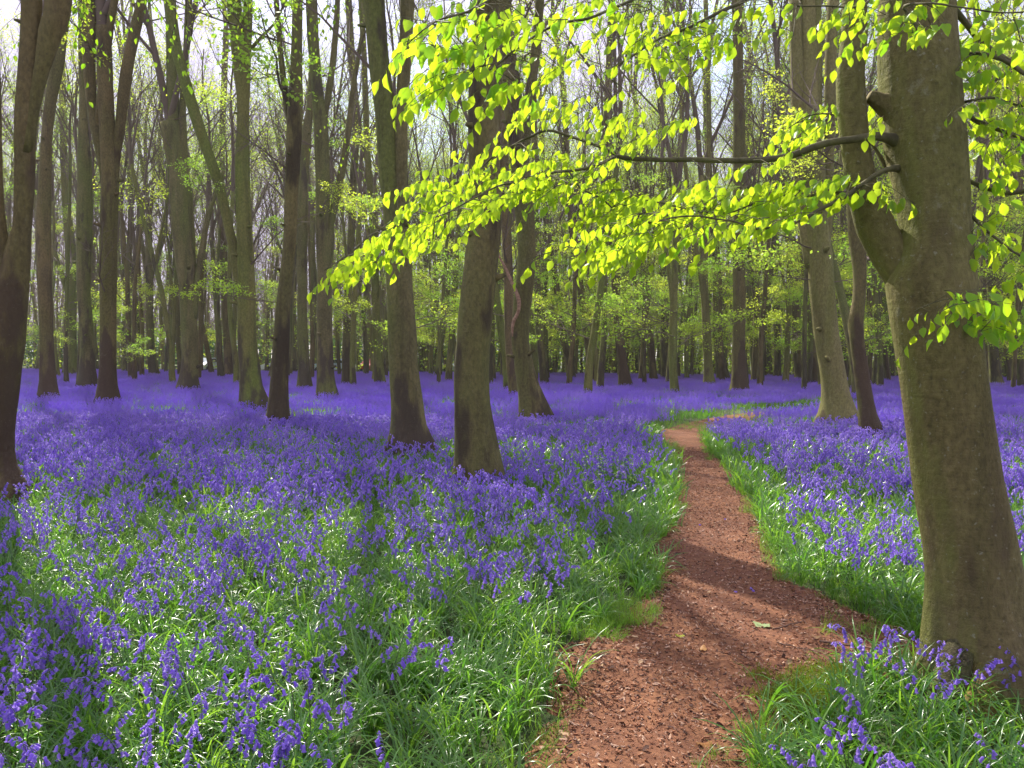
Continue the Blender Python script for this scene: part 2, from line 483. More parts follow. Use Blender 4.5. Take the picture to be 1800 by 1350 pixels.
def grow(mb, rnd, p, d, L, r, level, spec, tips):
    nseg, sides, nchild, clen, crad, wig, upw, ang = spec[level]
    pts = [p.copy()]; rad = [r]; dirs = [d.copy()]
    for i in range(nseg):
        d = (d + Vector((rnd.gauss(0, wig), rnd.gauss(0, wig), rnd.gauss(0, wig * 0.6) + upw))).normalized()
        p = p + d * (L / nseg)
        pts.append(p.copy()); rad.append(r * (1 - 0.72 * (i + 1) / nseg)); dirs.append(d.copy())
    mb.tube(pts, rad, sides, 0, cap=False)
    if level + 1 >= len(spec):
        tips.append((pts[-1], d)); tips.append((pts[len(pts) // 2], d)); return
    for c in range(nchild):
        t = 0.18 + 0.8 * (c + rnd.random()) / nchild
        k = min(int(t * nseg), nseg - 1); fr = t * nseg - k
        q = pts[k].lerp(pts[k + 1], fr)
        dd = dirs[k]
        # random perpendicular
        a = Vector((rnd.gauss(0, 1), rnd.gauss(0, 1), rnd.gauss(0, 1)))
        a = (a - dd * a.dot(dd)).normalized()
        th = ang * (0.7 + 0.6 * rnd.random())
        cd = (dd * math.cos(th) + a * math.sin(th)).normalized()
        rr = rad[k] * crad * (0.7 + 0.5 * rnd.random())
        grow(mb, rnd, q, cd, L * clen * (1.25 - 0.7 * t) * (0.7 + 0.6 * rnd.random()), rr, level + 1, spec, tips)

def add_leaf_quads(mb, rnd, tips, n, size, mat=1, spread=0.25):
    for _ in range(n):
        p, d = rnd.choice(tips)
        p = p + Vector((rnd.gauss(0, spread), rnd.gauss(0, spread), rnd.gauss(0, spread * 0.5)))
        u = Vector((rnd.gauss(0, 1), rnd.gauss(0, 1), rnd.gauss(0, 0.5))).normalized()
        w = Vector((rnd.gauss(0, 1), rnd.gauss(0, 1), rnd.gauss(0, 0.5)))
        w = (w - u * w.dot(u)).normalized()
        s = size * (0.7 + 0.6 * rnd.random())
        b = len(mb.v)
        mb.v += [p, p + u * s * 0.5 + w * s * 0.32, p + u * s, p + u * s * 0.5 - w * s * 0.32]
        mb.face((b, b + 1, b + 2, b + 3), mat)

CROWNS = []
CR = 0.12
for k in range(8):
    rnd = random.Random(100 + k)
    mb = MB(); tips = []
    spec = [(9, 7, 8, 0.42, 0.55, 0.07, 0.02, 0.55), (6, 5, 6, 0.5, 0.55, 0.11, 0.05, 0.6), (4, 3, 5, 0.55, 0.6, 0.14, 0.03, 0.7), (3, 3, 0, 0, 0, 0.2, 0.02, 0)]
    if k % 2 == 0:
        grow(mb, rnd, Vector((0, 0, -0.1)), Vector((0, 0, 1)), 10.5, CR, 0, spec, tips)
        grow(mb, rnd, Vector((0, 0, 0.5)), rdir(rnd, 0.45, 1), 8.5, CR * 0.7, 0, spec, tips)
    else:
        grow(mb, rnd, Vector((0, 0, -0.1)), rdir(rnd, 0.2, 1), 10, CR, 0, spec, tips)
        grow(mb, rnd, Vector((0, 0, 0.1)), rdir(rnd, 0.4, 1), 9.5, CR * 0.85, 0, spec, tips)
    add_leaf_quads(mb, rnd, tips, (600, 800, 4200, 700, 700, 4500, 3600, 4200)[k], 0.10)
    me = mb.mesh('crown', [M_twig, M_leaf_far])
    CROWNS.append(me)
LIGHT = []
for k in range(4):
    rnd = random.Random(160 + k)
    mb = MB(); tips = []
    spec = [(8, 6, 6, 0.40, 0.5, 0.07, 0.02, 0.5), (5, 4, 5, 0.5, 0.5, 0.11, 0.05, 0.6), (3, 3, 3, 0.5, 0.5, 0.14, 0.03, 0.7), (2, 3, 0, 0, 0, 0.2, 0.02, 0)]
    grow(mb, rnd, Vector((0, 0, -0.1)), rdir(rnd, 0.1, 1), 10.5, CR, 0, spec, tips)
    if k % 2: grow(mb, rnd, Vector((0, 0, 0.3)), rdir(rnd, 0.4, 1), 8.5, CR * 0.7, 0, spec, tips)
    add_leaf_quads(mb, rnd, tips, 160, 0.075)
    LIGHT.append(mb.mesh('crown', [M_twig, M_leaf_far]))
print('crown tris', [len(c.polygons) * 2 for c in CROWNS])

# side branches along trunks: bare, and with young leaves in flat sprays
BR_BARE, BR_LEAFY = [], []
for k in range(9):
    rnd = random.Random(300 + k)
    mb = MB(); tips = []
    leafy = k >= 4
    sp = [(7, 5, 9, 0.42, 0.6, 0.12, 0.03, 0.8), (4, 4, 6, 0.5, 0.6, 0.16, 0.02, 0.7), (3, 3, 0, 0, 0, 0.2, 0.0, 0)]
    d0 = Vector((1, 0, 0.45 if not leafy else 0.12)).normalized()
    grow(mb, rnd, Vector((-0.02, 0, 0)), d0, 2.6, 0.028, 0, sp, tips)
    if leafy:
        for v in range(len(mb.v)): mb.v[v].z *= 0.55
        tips = [(Vector((p.x, p.y, p.z * 0.55)), d) for p, d in tips]
        add_leaf_quads(mb, rnd, tips, 560, 0.075, 1, 0.12)
    (BR_LEAFY if leafy else BR_BARE).append(mb.mesh('branch', [M_twig, M_leaf_far]))

def place_mesh(name, me, parent, loc, rot=(0, 0, 0), scale=(1, 1, 1)):
    o = bpy.data.objects.new(name, me)
    link(o, parent)
    o.location = loc; o.rotation_euler = rot; o.scale = scale
    return o

# ------------------------------------------------------------------ trees seen well enough to be told apart
TREES = []           # (x, y, radius) for clearing flowers
def traced_tree(label, stems, mat, base_y=None, d=None, seg=14, flare=(0.4, 0.55), leafy=0.3, nbr=5, crown=True, name='beech_tree', sprays=(), depth_lean=0.0):
    bx, by, bw = stems[0][0]
    if d is None: d = ground(bx, by, 0.16).y
    root = empty(name, (at(bx, by, d).x, d, 0), size=0.3)
    tag(root, label, 'tree', 'beech trees of the bluebell wood')
    org = root.location.copy()
    rnd = random.Random(int(bx * 7 + by))
    step = 0.28 if d > 15 else 0.16
    ends = []
    spans = []
    for si, st in enumerate(stems):
        P = []
        for (x, y, w) in st:
            q = at(x, y, d)
            lean = depth_lean * q.z
            P.append([q.x - org.x, lean, q.z, max(w * 0.5 * d / F, 0.012)])
        if si == 0:
            # continue the trunk to the soil
            r0 = P[0][3]
            if P[0][2] > -0.1:
                P.insert(0, [P[0][0], P[0][1], -0.12, r0 * 1.04])
        last = P[-1]
        top = st[-1][1] <= 12
        if crown and (top or si == 0):
            while last[2] < 10.0 and len(P) > 1:
                pr = P[-2]
                dx = (last[0] - pr[0]) / max(last[2] - pr[2], 0.2)
                dx = max(-0.18, min(0.18, dx)) * 0.6
                last = [last[0] + dx * 2.0 + rnd.gauss(0, 0.05), last[1] + rnd.gauss(0, 0.12), last[2] + 2.0, last[3] * 0.93]
                P.append(last)
            ends.append(last)
        C = catmull(P, step)
        n = max(6, seg if si == 0 else seg - 3)
        # gentle independent wander in depth so that trunks are not flat
        pts = []
        for c in C:
            zz = c[2]
            wander = 0.0 if si == 0 and zz < 0.5 else 0.10 * mnoise.noise(Vector((zz * 0.35, si * 5.1, bx)))
            pts.append(Vector((c[0], c[1] + wander, c[2])))
        rad = [max(c[3], 0.01) for c in C]
        mb = MB()
        fl = (flare[0], flare[1], rnd.choice((3, 4, 5)), rnd.random() * 6) if si == 0 else None
        mb.tube(pts, rad, n, 0, rough=0.085, seed=bx * 0.13 + si, flare=fl)
        mb.build('trunk' if si == 0 else 'limb', [mat], root)
        spans.append((pts, rad))
    TREES.append((org.x, org.y, stems[0][0][2] * 0.5 * d / F))
    for e in ends:
        s = min(max(e[3] / CR, 0.7), 1.35)
        place_mesh('crown', rnd.choice(LIGHT if d < 32 else CROWNS[::2] if bx > 900 else CROWNS[1::2]), root, (e[0], e[1], e[2] - 0.05), (rnd.gauss(0, 0.05), rnd.gauss(0, 0.05), rnd.random() * 6.28), (s, s, s * 0.95))
    for _ in range(nbr + (3 if bx > 900 and d > 15 else 0)):
        pts, rad = spans[0] if rnd.random() < 0.6 else rnd.choice(spans)
        zmin = 3.2
        c = [i for i, p in enumerate(pts) if p.z > zmin]
        if not c: continue
        i = rnd.choice(c)
        leaf = rnd.random() < leafy
        s = (0.6 + 0.7 * rnd.random()) * (1.0 if d > 15 else 0.8)
        a = rnd.random() * 6.28
        place_mesh('branch', rnd.choice(BR_LEAFY if leaf else BR_BARE), root, pts[i] + Vector((math.cos(a), math.sin(a), 0)) * rad[i] * 0.6,
                   (0, -0.25 if not leaf else -0.05, a), (s, s, s))
    for _ in range(4):
        pts, rad = spans[0]
        i = rnd.randrange(2, max(3, int(len(pts) * 0.8))); a = rnd.uniform(PI, 2 * PI) + rnd.gauss(0, .4)
        u = Vector((math.cos(a), math.sin(a), rnd.uniform(0.0, 0.5)))
        L_ = rnd.uniform(0.3, 0.9) * rad[i]
        sb = MB(); sb.tube([pts[i] + u * rad[i] * 0.7, pts[i] + u * (rad[i] + L_ * .4), pts[i] + u * (rad[i] + L_)], [rad[i] * .30, rad[i] * .18, rad[i] * .12], 7, 0, rough=.2, seed=i)
        if pts[i].z > 1.0 and d < 45: sb.build('branch_stub', [mat], root)
    for (x, y, s, a) in sprays:     # leafy sprays seen in the photograph: root near the trunk, direction a
        q = at(x, y, d) - org
        place_mesh('branch', rnd.choice(BR_LEAFY), root, q, (0, 0.0, a), (s, s, s))
    return root, spans

T = traced_tree
T('large brown forked beech cut by the left frame edge', [
    [(2, 868, 92), (-2, 820, 56), (-2, 760, 52), (2, 700, 56), (6, 650, 58), (10, 600, 62), (13, 560, 60), (22, 500, 50), (32, 440, 40), (39, 400, 30), (43, 340, 32), (45, 280, 32), (46, 215, 34)],
    [(16, 540, 40), (8, 480, 34), (0, 430, 30), (-8, 370, 28), (-14, 250, 26), (-20, 0, 24)],
    [(47, 260, 28), (50, 150, 23), (52, 60, 24), (50, -30, 25)],
    [(47, 270, 26), (60, 190, 22), (74, 125, 25), (88, 60, 38), (103, -10, 42)]], M_brown, seg=22, leafy=0.1, nbr=2, flare=(0.25, 0.2))
T('slim brown leaning beech beside the big forked trunk, straight above its own dark foot', [
    [(87, 702, 30), (83, 650, 25), (81, 600, 22), (80, 500, 23), (76, 400, 25), (79, 300, 20), (86, 200, 18), (100, 120, 22), (108, 60, 20), (116, 0, 18)]], M_brown, nbr=3)
T('grey-brown beech between two darker trunks, with a fresh leaf spray at its foot', [
    [(153, 685, 32), (153, 640, 26), (153, 600, 23), (148, 500, 22), (148, 400, 26), (149, 300, 24), (146, 200, 14), (144, 100, 12), (145, 0, 12)]], M_grey, nbr=4, sprays=[(150, 598, 0.5, 3.3)])
T('dark Y-shaped beech whose fork opens above the bluebells in three arms', [
    [(191, 710, 36), (190, 660, 30), (190, 600, 27), (190, 500, 28), (191, 400, 29), (194, 320, 30), (193, 290, 28)],
    [(188, 320, 20), (181, 280, 17), (170, 230, 19), (160, 170, 18), (156, 100, 22), (158, -10, 26)],
    [(197, 320, 22), (203, 270, 18), (212, 220, 18), (224, 130, 20), (241, 40, 18), (252, -15, 16)],
    [(171, 230, 13), (176, 190, 12), (187, 100, 15), (197, 30, 13), (206, -10, 12)]], M_brown, nbr=4, sprays=[(200, 610, 0.42, -0.1), (200, 628, 0.4, 0.1)])
T('thin forked beech with a narrow V far between the left trunks', [
    [(271, 660, 17), (266, 620, 15), (263, 560, 13), (263, 500, 13), (262, 487, 13)],
    [(262, 495, 10), (252, 440, 8), (247, 400, 7), (256, 340, 8), (248, 280, 6), (236, 200, 6), (222, 100, 5), (214, 0, 5)],
    [(263, 495, 10), (280, 440, 9), (290, 400, 8), (292, 330, 7), (280, 260, 7), (284, 170, 6), (272, 100, 5), (262, 0, 5)]], M_grey, seg=9, nbr=3)
T('stout two-stemmed beech with a nearly black foot left of the leaning pole', [
    [(331, 686, 34), (333, 650, 28), (334, 600, 28), (329, 500, 31), (322, 400, 38), (317, 330, 38), (312, 300, 34)],
    [(308, 330, 24), (304, 250, 24), (303, 180, 22), (301, 100, 17), (300, 0, 17)],
    [(324, 330, 17), (322, 260, 14), (321, 180, 11), (326, 100, 10), (330, 0, 9)],
    [(341, 560, 12), (349, 480, 11), (358, 420, 10), (366, 380, 9), (378, 340, 8), (392, 300, 8)]], M_grey, nbr=5)
T('tall green-stemmed beech joined at its side by a long leaning pole', [
    [(446, 718, 48), (441, 680, 38), (438, 640, 35), (434, 600, 33), (433, 500, 31), (430, 400, 27), (425, 300, 25), (427, 200, 21), (427, 140, 26), (424, 118, 26)],
    [(421, 140, 17), (411, 60, 15), (405, -10, 12)],
    [(431, 140, 18), (435, 60, 17), (437, -10, 15)],
    [(430, 560, 20), (415, 455, 17), (402, 395, 16), (390, 345, 17), (378, 305, 18), (362, 260, 18), (342, 200, 19), (320, 125, 19), (306, 70, 20), (296, -10, 20)],
    [(440, 85, 6), (462, 60, 5), (482, 40, 4), (500, 5, 4)]], M_green, nbr=4, leafy=0.5)
T('dark leaning beech standing close before a straight green trunk', [
    [(489, 748, 36), (489, 700, 31), (491, 650, 30), (494, 600, 29), (498, 540, 25), (503, 480, 23), (509, 420, 23), (512, 330, 24), (517, 250, 27), (519, 200, 27), (521, 100, 20), (523, -10, 18)],
    [(517, 240, 14), (503, 180, 12), (494, 110, 10), (486, 0, 9)]], M_stain, nbr=4, sprays=[(500, 532, 0.7, 3.2)])
T('straight slim trunk with dark base just right of the dark leaning beech', [
    [(534, 685, 25), (534, 640, 20), (531, 560, 18), (531, 480, 17), (532, 400, 20), (533, 320, 18), (537, 250, 18), (546, 180, 13), (549, 100, 12), (546, -10, 12)]], M_grey, nbr=4)
T('grey beech with ragged brown base, left of two thin poles', [
    [(575, 700, 34), (572, 650, 29), (571, 600, 27), (570, 500, 25), (568, 400, 26), (567, 300, 25), (564, 220, 25), (557, 150, 20), (550, 60, 20), (547, -10, 20)],
    [(566, 230, 12), (580, 150, 11), (590, 60, 10), (594, -10, 9)],
    [(572, 470, 14), (580, 400, 13), (592, 345, 14), (603, 290, 13), (612, 230, 11), (618, 170, 9), (628, 110, 8), (640, 40, 7)]], M_grey, nbr=5, leafy=0.4)
T('thin straight pole between the ragged grey beech and a pale one', [
    [(610, 676, 17), (609, 620, 15), (612, 540, 15), (614, 470, 14), (618, 400, 13), (622, 300, 13), (626, 200, 12), (618, 100, 12), (612, -10, 12)]], M_stain, seg=9, nbr=3)
T('slender pale-green beech just left of the broad double trunk', [
    [(667, 675, 19), (664, 620, 16), (661, 560, 15), (660, 500, 14), (657, 420, 13), (652, 350, 12), (645, 250, 11), (640, 100, 10), (634, -10, 10)]], M_green, seg=9, nbr=3)
T('broad beech splitting into two stems, with a flared skirt at its foot', [
    [(722, 792, 84), (719, 750, 62), (716, 700, 56), (711, 650, 50), (708, 600, 49), (705, 540, 47), (701, 480, 46), (700, 430, 46), (696, 370, 42), (688, 320, 40), (681, 260, 36), (677, 200, 36), (669, 130, 36), (662, 60, 36), (656, -15, 37)],
    [(706, 400, 26), (706, 320, 21), (706, 260, 22), (706, 200, 22), (710, 130, 23), (713, 70, 23), (716, -15, 25)]], M_grey, seg=24, nbr=3, leafy=0.2, flare=(0.3, 0.32))
T('blotched thick beech in the middle, bowed over with a long black stain', [
    [(843, 842, 92), (839, 800, 80), (835, 760, 72), (830, 710, 64), (829, 650, 60), (832, 600, 58), (837, 550, 60), (842, 500, 59), (848, 440, 58), (852, 400, 57), (853, 340, 54), (851, 270, 54), (850, 200, 53), (850, 120, 50), (852, 50, 40), (856, -15, 42)]], M_stain, seg=26, nbr=2, leafy=0.2, flare=(0.25, 0.18))
T('narrow trunk tucked behind the blotched beech, dark and straight', [
    [(903, 695, 16), (898, 640, 16), (895, 580, 17), (894, 500, 17), (890, 400, 17), (886, 300, 17), (882, 200, 16), (880, 100, 15), (878, -10, 15)]], M_brown, seg=10, nbr=3)
root17, sp17 = T('curved beech with a torn pale branch, right of the blotched one', [
    [(940, 738, 54), (933, 700, 44), (925, 665, 36), (919, 630, 32), (914, 600, 31), (916, 550, 31), (922, 500, 32), (926, 450, 31), (924, 400, 32), (920, 340, 35), (913, 280, 34), (904, 200, 34), (896, 120, 30), (888, 50, 26), (885, -15, 26)],
    [(915, 330, 22), (924, 240, 20), (934, 150, 18), (944, 60, 16), (950, -15, 15)],
    ], M_stain, seg=18, nbr=4)
T('small straight trunk right behind the curved beech with the torn branch', [
    [(957, 675, 14), (951, 620, 13), (946, 560, 12), (944, 480, 12), (942, 400, 11), (940, 300, 11), (938, 100, 10)]], M_grey, seg=8, nbr=3, leafy=0.6)
T('slanting slim beech, left one of a leaning pair before the green thicket', [
    [(1005, 666, 15), (997, 620, 14), (989, 590, 12), (979, 510, 11), (970, 450, 10), (961, 410, 9), (956, 330, 9), (950, 200, 9)]], M_stain, seg=8, nbr=3, leafy=0.7)
T('slanting slim beech, right one of a leaning pair before the green thicket', [
    [(1042, 671, 15), (1036, 620, 14), (1029, 570, 12), (1021, 510, 12), (1012, 460, 12), (1005, 400, 11), (998, 300, 10), (990, 150, 10)]], M_brown, seg=8, nbr=3, leafy=0.7)
T('dark beech narrowing into a thin crooked top, left of the path bend', [
    [(1099, 680, 22), (1093, 630, 17), (1088, 580, 16), (1084, 530, 15), (1081, 470, 16), (1076, 430, 18), (1070, 380, 16), (1068, 300, 15), (1068, 200, 14), (1072, 80, 12), (1076, -10, 12)]], M_brown, seg=10, nbr=5, leafy=0.5)
T('leaning pole directly above the head of the path', [
    [(1149, 668, 13), (1144, 610, 13), (1139, 560, 13), (1134, 500, 13), (1128, 440, 12), (1121, 350, 11), (1118, 200, 10)]], M_brown, seg=8, nbr=3, leafy=0.6)
T('straight grey pole above the head of the path, behind the leaning one', [
    [(1169, 666, 15), (1168, 600, 14), (1167, 500, 13), (1165, 400, 12), (1163, 300, 12), (1165, 150, 11), (1172, 0, 10)]], M_grey, seg=8, nbr=3, leafy=0.6)
T('thin dark pole with a kink, right of the straight grey pole', [
    [(1190, 664, 10), (1186, 620, 9), (1181, 570, 9), (1186, 500, 8), (1192, 440, 8), (1194, 300, 8), (1200, 100, 7)]], M_brown, seg=7, nbr=2, leafy=0.6)
T('pale Y-forked beech beyond the path bend', [
    [(1247, 678, 20), (1245, 640, 16), (1243, 600, 16), (1240, 540, 14), (1237, 500, 14)],
    [(1236, 512, 11), (1228, 460, 8), (1220, 420, 8), (1212, 360, 7), (1204, 280, 7), (1196, 150, 6), (1190, 0, 6)],
    [(1239, 512, 11), (1240, 460, 10), (1238, 400, 10), (1243, 320, 9), (1246, 200, 9), (1240, 0, 8)]], M_pale, seg=9, nbr=4, leafy=0.5)
T('dark-footed leaning beech just left of the straight thick column', [
    [(1273, 668, 22), (1266, 630, 18), (1262, 590, 17), (1260, 530, 15), (1258, 460, 14), (1253, 400, 13), (1246, 300, 12), (1240, 150, 11)]], M_stain, seg=9, nbr=3, leafy=0.6)
T('straight brown column standing beyond the path bend', [
    [(1300, 688, 28), (1299, 640, 24), (1299, 580, 22), (1299, 500, 22), (1299, 420, 21), (1300, 330, 23), (1299, 200, 20), (1297, 100, 18), (1295, -10, 18)]], M_brown, seg=12, nbr=5, leafy=0.5)
T('olive beech swelling at its foot, right behind the straight brown column', [
    [(1331, 666, 20), (1326, 620, 16), (1321, 560, 15), (1317, 480, 14), (1315, 400, 13), (1314, 250, 12), (1318, 100, 11)]], M_green, seg=9, nbr=4, leafy=0.7)
T('plain straight trunk midway between the brown column and the pale leaning beech', [
    [(1367, 665, 14), (1366, 600, 12), (1364, 520, 12), (1361, 440, 11), (1361, 350, 10), (1360, 200, 10)]], M_stain, seg=8, nbr=4, leafy=0.8)
T('forked trunk with thin arms near a bright horizontal leaf spray', [
    [(1408, 668, 17), (1402, 630, 15), (1399, 570, 14), (1397, 500, 13), (1394, 465, 14)],
    [(1392, 475, 9), (1384, 420, 8), (1376, 370, 8), (1368, 300, 7), (1360, 150, 6)],
    [(1396, 475, 9), (1404, 430, 7), (1410, 380, 7), (1412, 250, 6), (1408, 100, 6)]], M_brown, seg=9, nbr=3, leafy=0.8)
T('broad pale-barked beech leaning right, the light one with several stems', [
    [(1475, 742, 64), (1470, 700, 48), (1464, 660, 44), (1458, 620, 43), (1452, 580, 42), (1448, 540, 42), (1444, 500, 42), (1440, 450, 42), (1436, 415, 40)],
    [(1428, 470, 22), (1416, 400, 22), (1409, 330, 24), (1405, 250, 24), (1402, 170, 24), (1400, 100, 22), (1397, -10, 20)],
    [(1438, 450, 26), (1439, 380, 24), (1438, 320, 20), (1437, 200, 18), (1436, 100, 18), (1434, -10, 18)],
    [(1446, 440, 24), (1452, 380, 22), (1456, 300, 20), (1459, 200, 20), (1461, 100, 20), (1466, -10, 20)]], M_pale, seg=20, nbr=5, leafy=0.5, sprays=[(1428, 492, 0.95, 3.2), (1455, 497, 0.8, -0.05)])
T('thin dark trunk hiding behind the left edge of the broad pale beech', [
    [(1434, 675, 14), (1430, 630, 13), (1426, 580, 12), (1424, 540, 11), (1417, 500, 10), (1409, 440, 9), (1404, 380, 8)]], M_brown, seg=8, nbr=1)
T('narrow twisted brown beech right beside the broad pale one', [
    [(1533, 768, 36), (1526, 730, 29), (1521, 690, 26), (1514, 640, 25), (1508, 600, 24), (1505, 570, 26), (1510, 530, 22), (1511, 480, 23), (1507, 430, 28), (1503, 380, 26), (1500, 320, 22), (1506, 250, 20), (1510, 150, 18), (1512, 0, 18)]], M_brown, seg=14, nbr=3, leafy=0.6)
T('slim dark stem seen between the pale beech and the twisted brown one', [
    [(1484, 668, 12), (1484, 600, 11), (1480, 540, 11), (1484, 470, 10), (1480, 400, 9), (1476, 250, 9)]], M_brown, seg=7, nbr=2, leafy=0.6)
T('paired trunk showing just right of the great beech, its darker half', [
    [(1737, 674, 19), (1735, 620, 16), (1733, 560, 15), (1731, 500, 14), (1728, 400, 14), (1722, 300, 12), (1720, 100, 11)]], M_brown, seg=9, nbr=3, leafy=0.6)
T('paired trunk showing just right of the great beech, its redder half', [
    [(1752, 676, 22), (1747, 630, 17), (1744, 580, 16), (1743, 500, 15), (1738, 400, 14), (1736, 300, 13), (1744, 100, 12)]], M_grey, seg=9, nbr=3, leafy=0.6)
T('short dark-footed trunk between the pair and the right frame edge', [
    [(1781, 672, 18), (1779, 620, 16), (1776, 560, 14), (1774, 480, 13), (1772, 350, 12), (1776, 150, 11)]], M_stain, seg=8, nbr=3, leafy=0.8)
T('trunk clipped by the right frame edge beyond the bluebells', [
    [(1799, 668, 16), (1800, 600, 24), (1798, 500, 26), (1796, 400, 24), (1794, 300, 20), (1790, 150, 16)]], M_green, seg=9, nbr=3, leafy=0.8)
T('thin grey trunk left of the leaning pair, half covered by leaves higher up', [
    [(1128, 658, 10), (1126, 600, 10), (1122, 540, 9), (1112, 470, 9), (1106, 400, 9), (1098, 280, 8)]], M_grey, seg=7, nbr=2, leafy=0.6)
T('mid-sized grey trunk behind the thin V-shaped beech', [
    [(222, 655, 14), (219, 600, 13), (222, 540, 12), (226, 460, 11), (230, 380, 10), (226, 250, 9), (218, 100, 8)]], M_grey, seg=8, nbr=3)
T('broad olive trunk between the leaning brown beech and its grey-brown neighbour', [
    [(126, 660, 26), (124, 620, 22), (123, 560, 20), (126, 500, 20), (124, 440, 18), (116, 350, 14), (112, 250, 12), (108, 100, 12)],
    [(124, 530, 9), (114, 500, 9), (104, 470, 8), (97, 445, 7), (100, 425, 6)]], M_green, seg=10, nbr=4, leafy=0.4)
T('upright dark stem between the two-stemmed beech and the green-stemmed one', [
    [(404, 662, 18), (401, 620, 16), (398, 560, 15), (395, 500, 14), (392, 440, 14), (388, 360, 12), (392, 200, 11), (398, 50, 10)]], M_brown, seg=9, nbr=4, leafy=0.4, sprays=[(402, 590, 0.55, 3.6), (420, 600, 0.4, 3.4)])

# ------------------------------------------------------------------ the great beech at the right, with the overhanging leafy branches
DB = 4.05
BIG_STEMS = [
    [(1748, 1262, 236), (1740, 1225, 208), (1731, 1170, 184), (1722, 1110, 170), (1714, 1050, 160), (1700, 950, 148), (1678, 850, 141), (1663, 750, 138), (1650, 650, 138), (1637, 560, 145), (1630, 500, 150),
     (1637, 450, 130), (1638, 400, 118), (1634, 330, 121), (1625, 270, 130), (1619, 200, 131), (1617, 100, 128), (1615, 0, 122), (1612, -120, 118), (1610, -400, 110), (1600, -800, 100), (1590, -1300, 84)],
    [(1634, 600, 56), (1618, 545, 66), (1596, 490, 68), (1562, 438, 65), (1540, 395, 66), (1517, 335, 52), (1505, 267, 48), (1497, 200, 50), (1493, 133, 47), (1500, 67, 43), (1500, 0, 40), (1496, -120, 38), (1480, -500, 34), (1450, -1000, 28)]]
big, spans_big = T('great mossy beech nearest the camera at the right of the path', BIG_STEMS, M_big, d=DB, seg=40, nbr=0, flare=(0.20, 0.75))
borg = big.location.copy()
def bl(x, y, dd=0.0, d=DB): return at(x, y, d + dd) - borg
# stub and knots
def tube_px(name, P, parent, mat, n=8, ddep=None, rough=0.08, cap=True, step=0.04, org=None):
    org = borg if org is None else org
    L = []
    for i, p in enumerate(P):
        x, y, w = p[:3]; dd = p[3] if len(p) > 3 else 0.0
        q = at(x, y, DB + dd) - org
        L.append((q.x, q.y, q.z, w * 0.5 * (DB + dd) / F))
    C = catmull(L, step)
    pts = [Vector(c[:3]) for c in C]
    k = random.random() * 50
    for i, p in enumerate(pts):
        a = min(1, i / 5)
        p += Vector((0, 0.01 * mnoise.noise(Vector((i * 0.2, k, 0))), 0.006 * mnoise.noise(Vector((i * 0.35, 0, k))))) * a
    mb = MB(); mb.tube(pts, [max(c[3], 0.0012) for c in C], n, 0, rough=rough, seed=k, cap=cap)
    o = mb.build(name, [mat], parent)
    return o, pts
tube_px('branch_stub', [(1605, 215, 90), (1580, 195, 66), (1560, 183, 44), (1546, 178, 30), (1535, 172, 24), (1527, 169, 20)], big, M_big, 14, rough=0.3)
M_root = ramp_mat('mossy_root', [(0.10, 0.085, 0.03), (0.25, 0.17, 0.05), (0.36, 0.25, 0.08)], 45, 8, 0.95, 1.0, 0.03, big=(9, (0.12, 0.13, 0.03), 0.9))
M_root2 = ramp_mat('crusted_root', [(0.04, 0.035, 0.02), (0.13, 0.11, 0.055), (0.20, 0.17, 0.09)], 50, 8, 0.95, 1.0, 0.04, big=(9, (0.12, 0.13, 0.03), 0.5))
tube_px('root', [(1712, 1040, 20, -0.02), (1698, 1100, 40, -0.08), (1678, 1160, 60, -0.13), (1660, 1210, 74, -0.18), (1642, 1262, 84, -0.26), (1625, 1310, 60, -0.34)], big, M_root2, 20, rough=0.5)
tube_px('root', [(1748, 1060, 20, -0.05), (1740, 1120, 44, -0.12), (1732, 1175, 66, -0.17), (1724, 1225, 84, -0.23), (1716, 1270, 96, -0.30), (1708, 1330, 70, -0.38)], big, M_root, 20, rough=0.42)

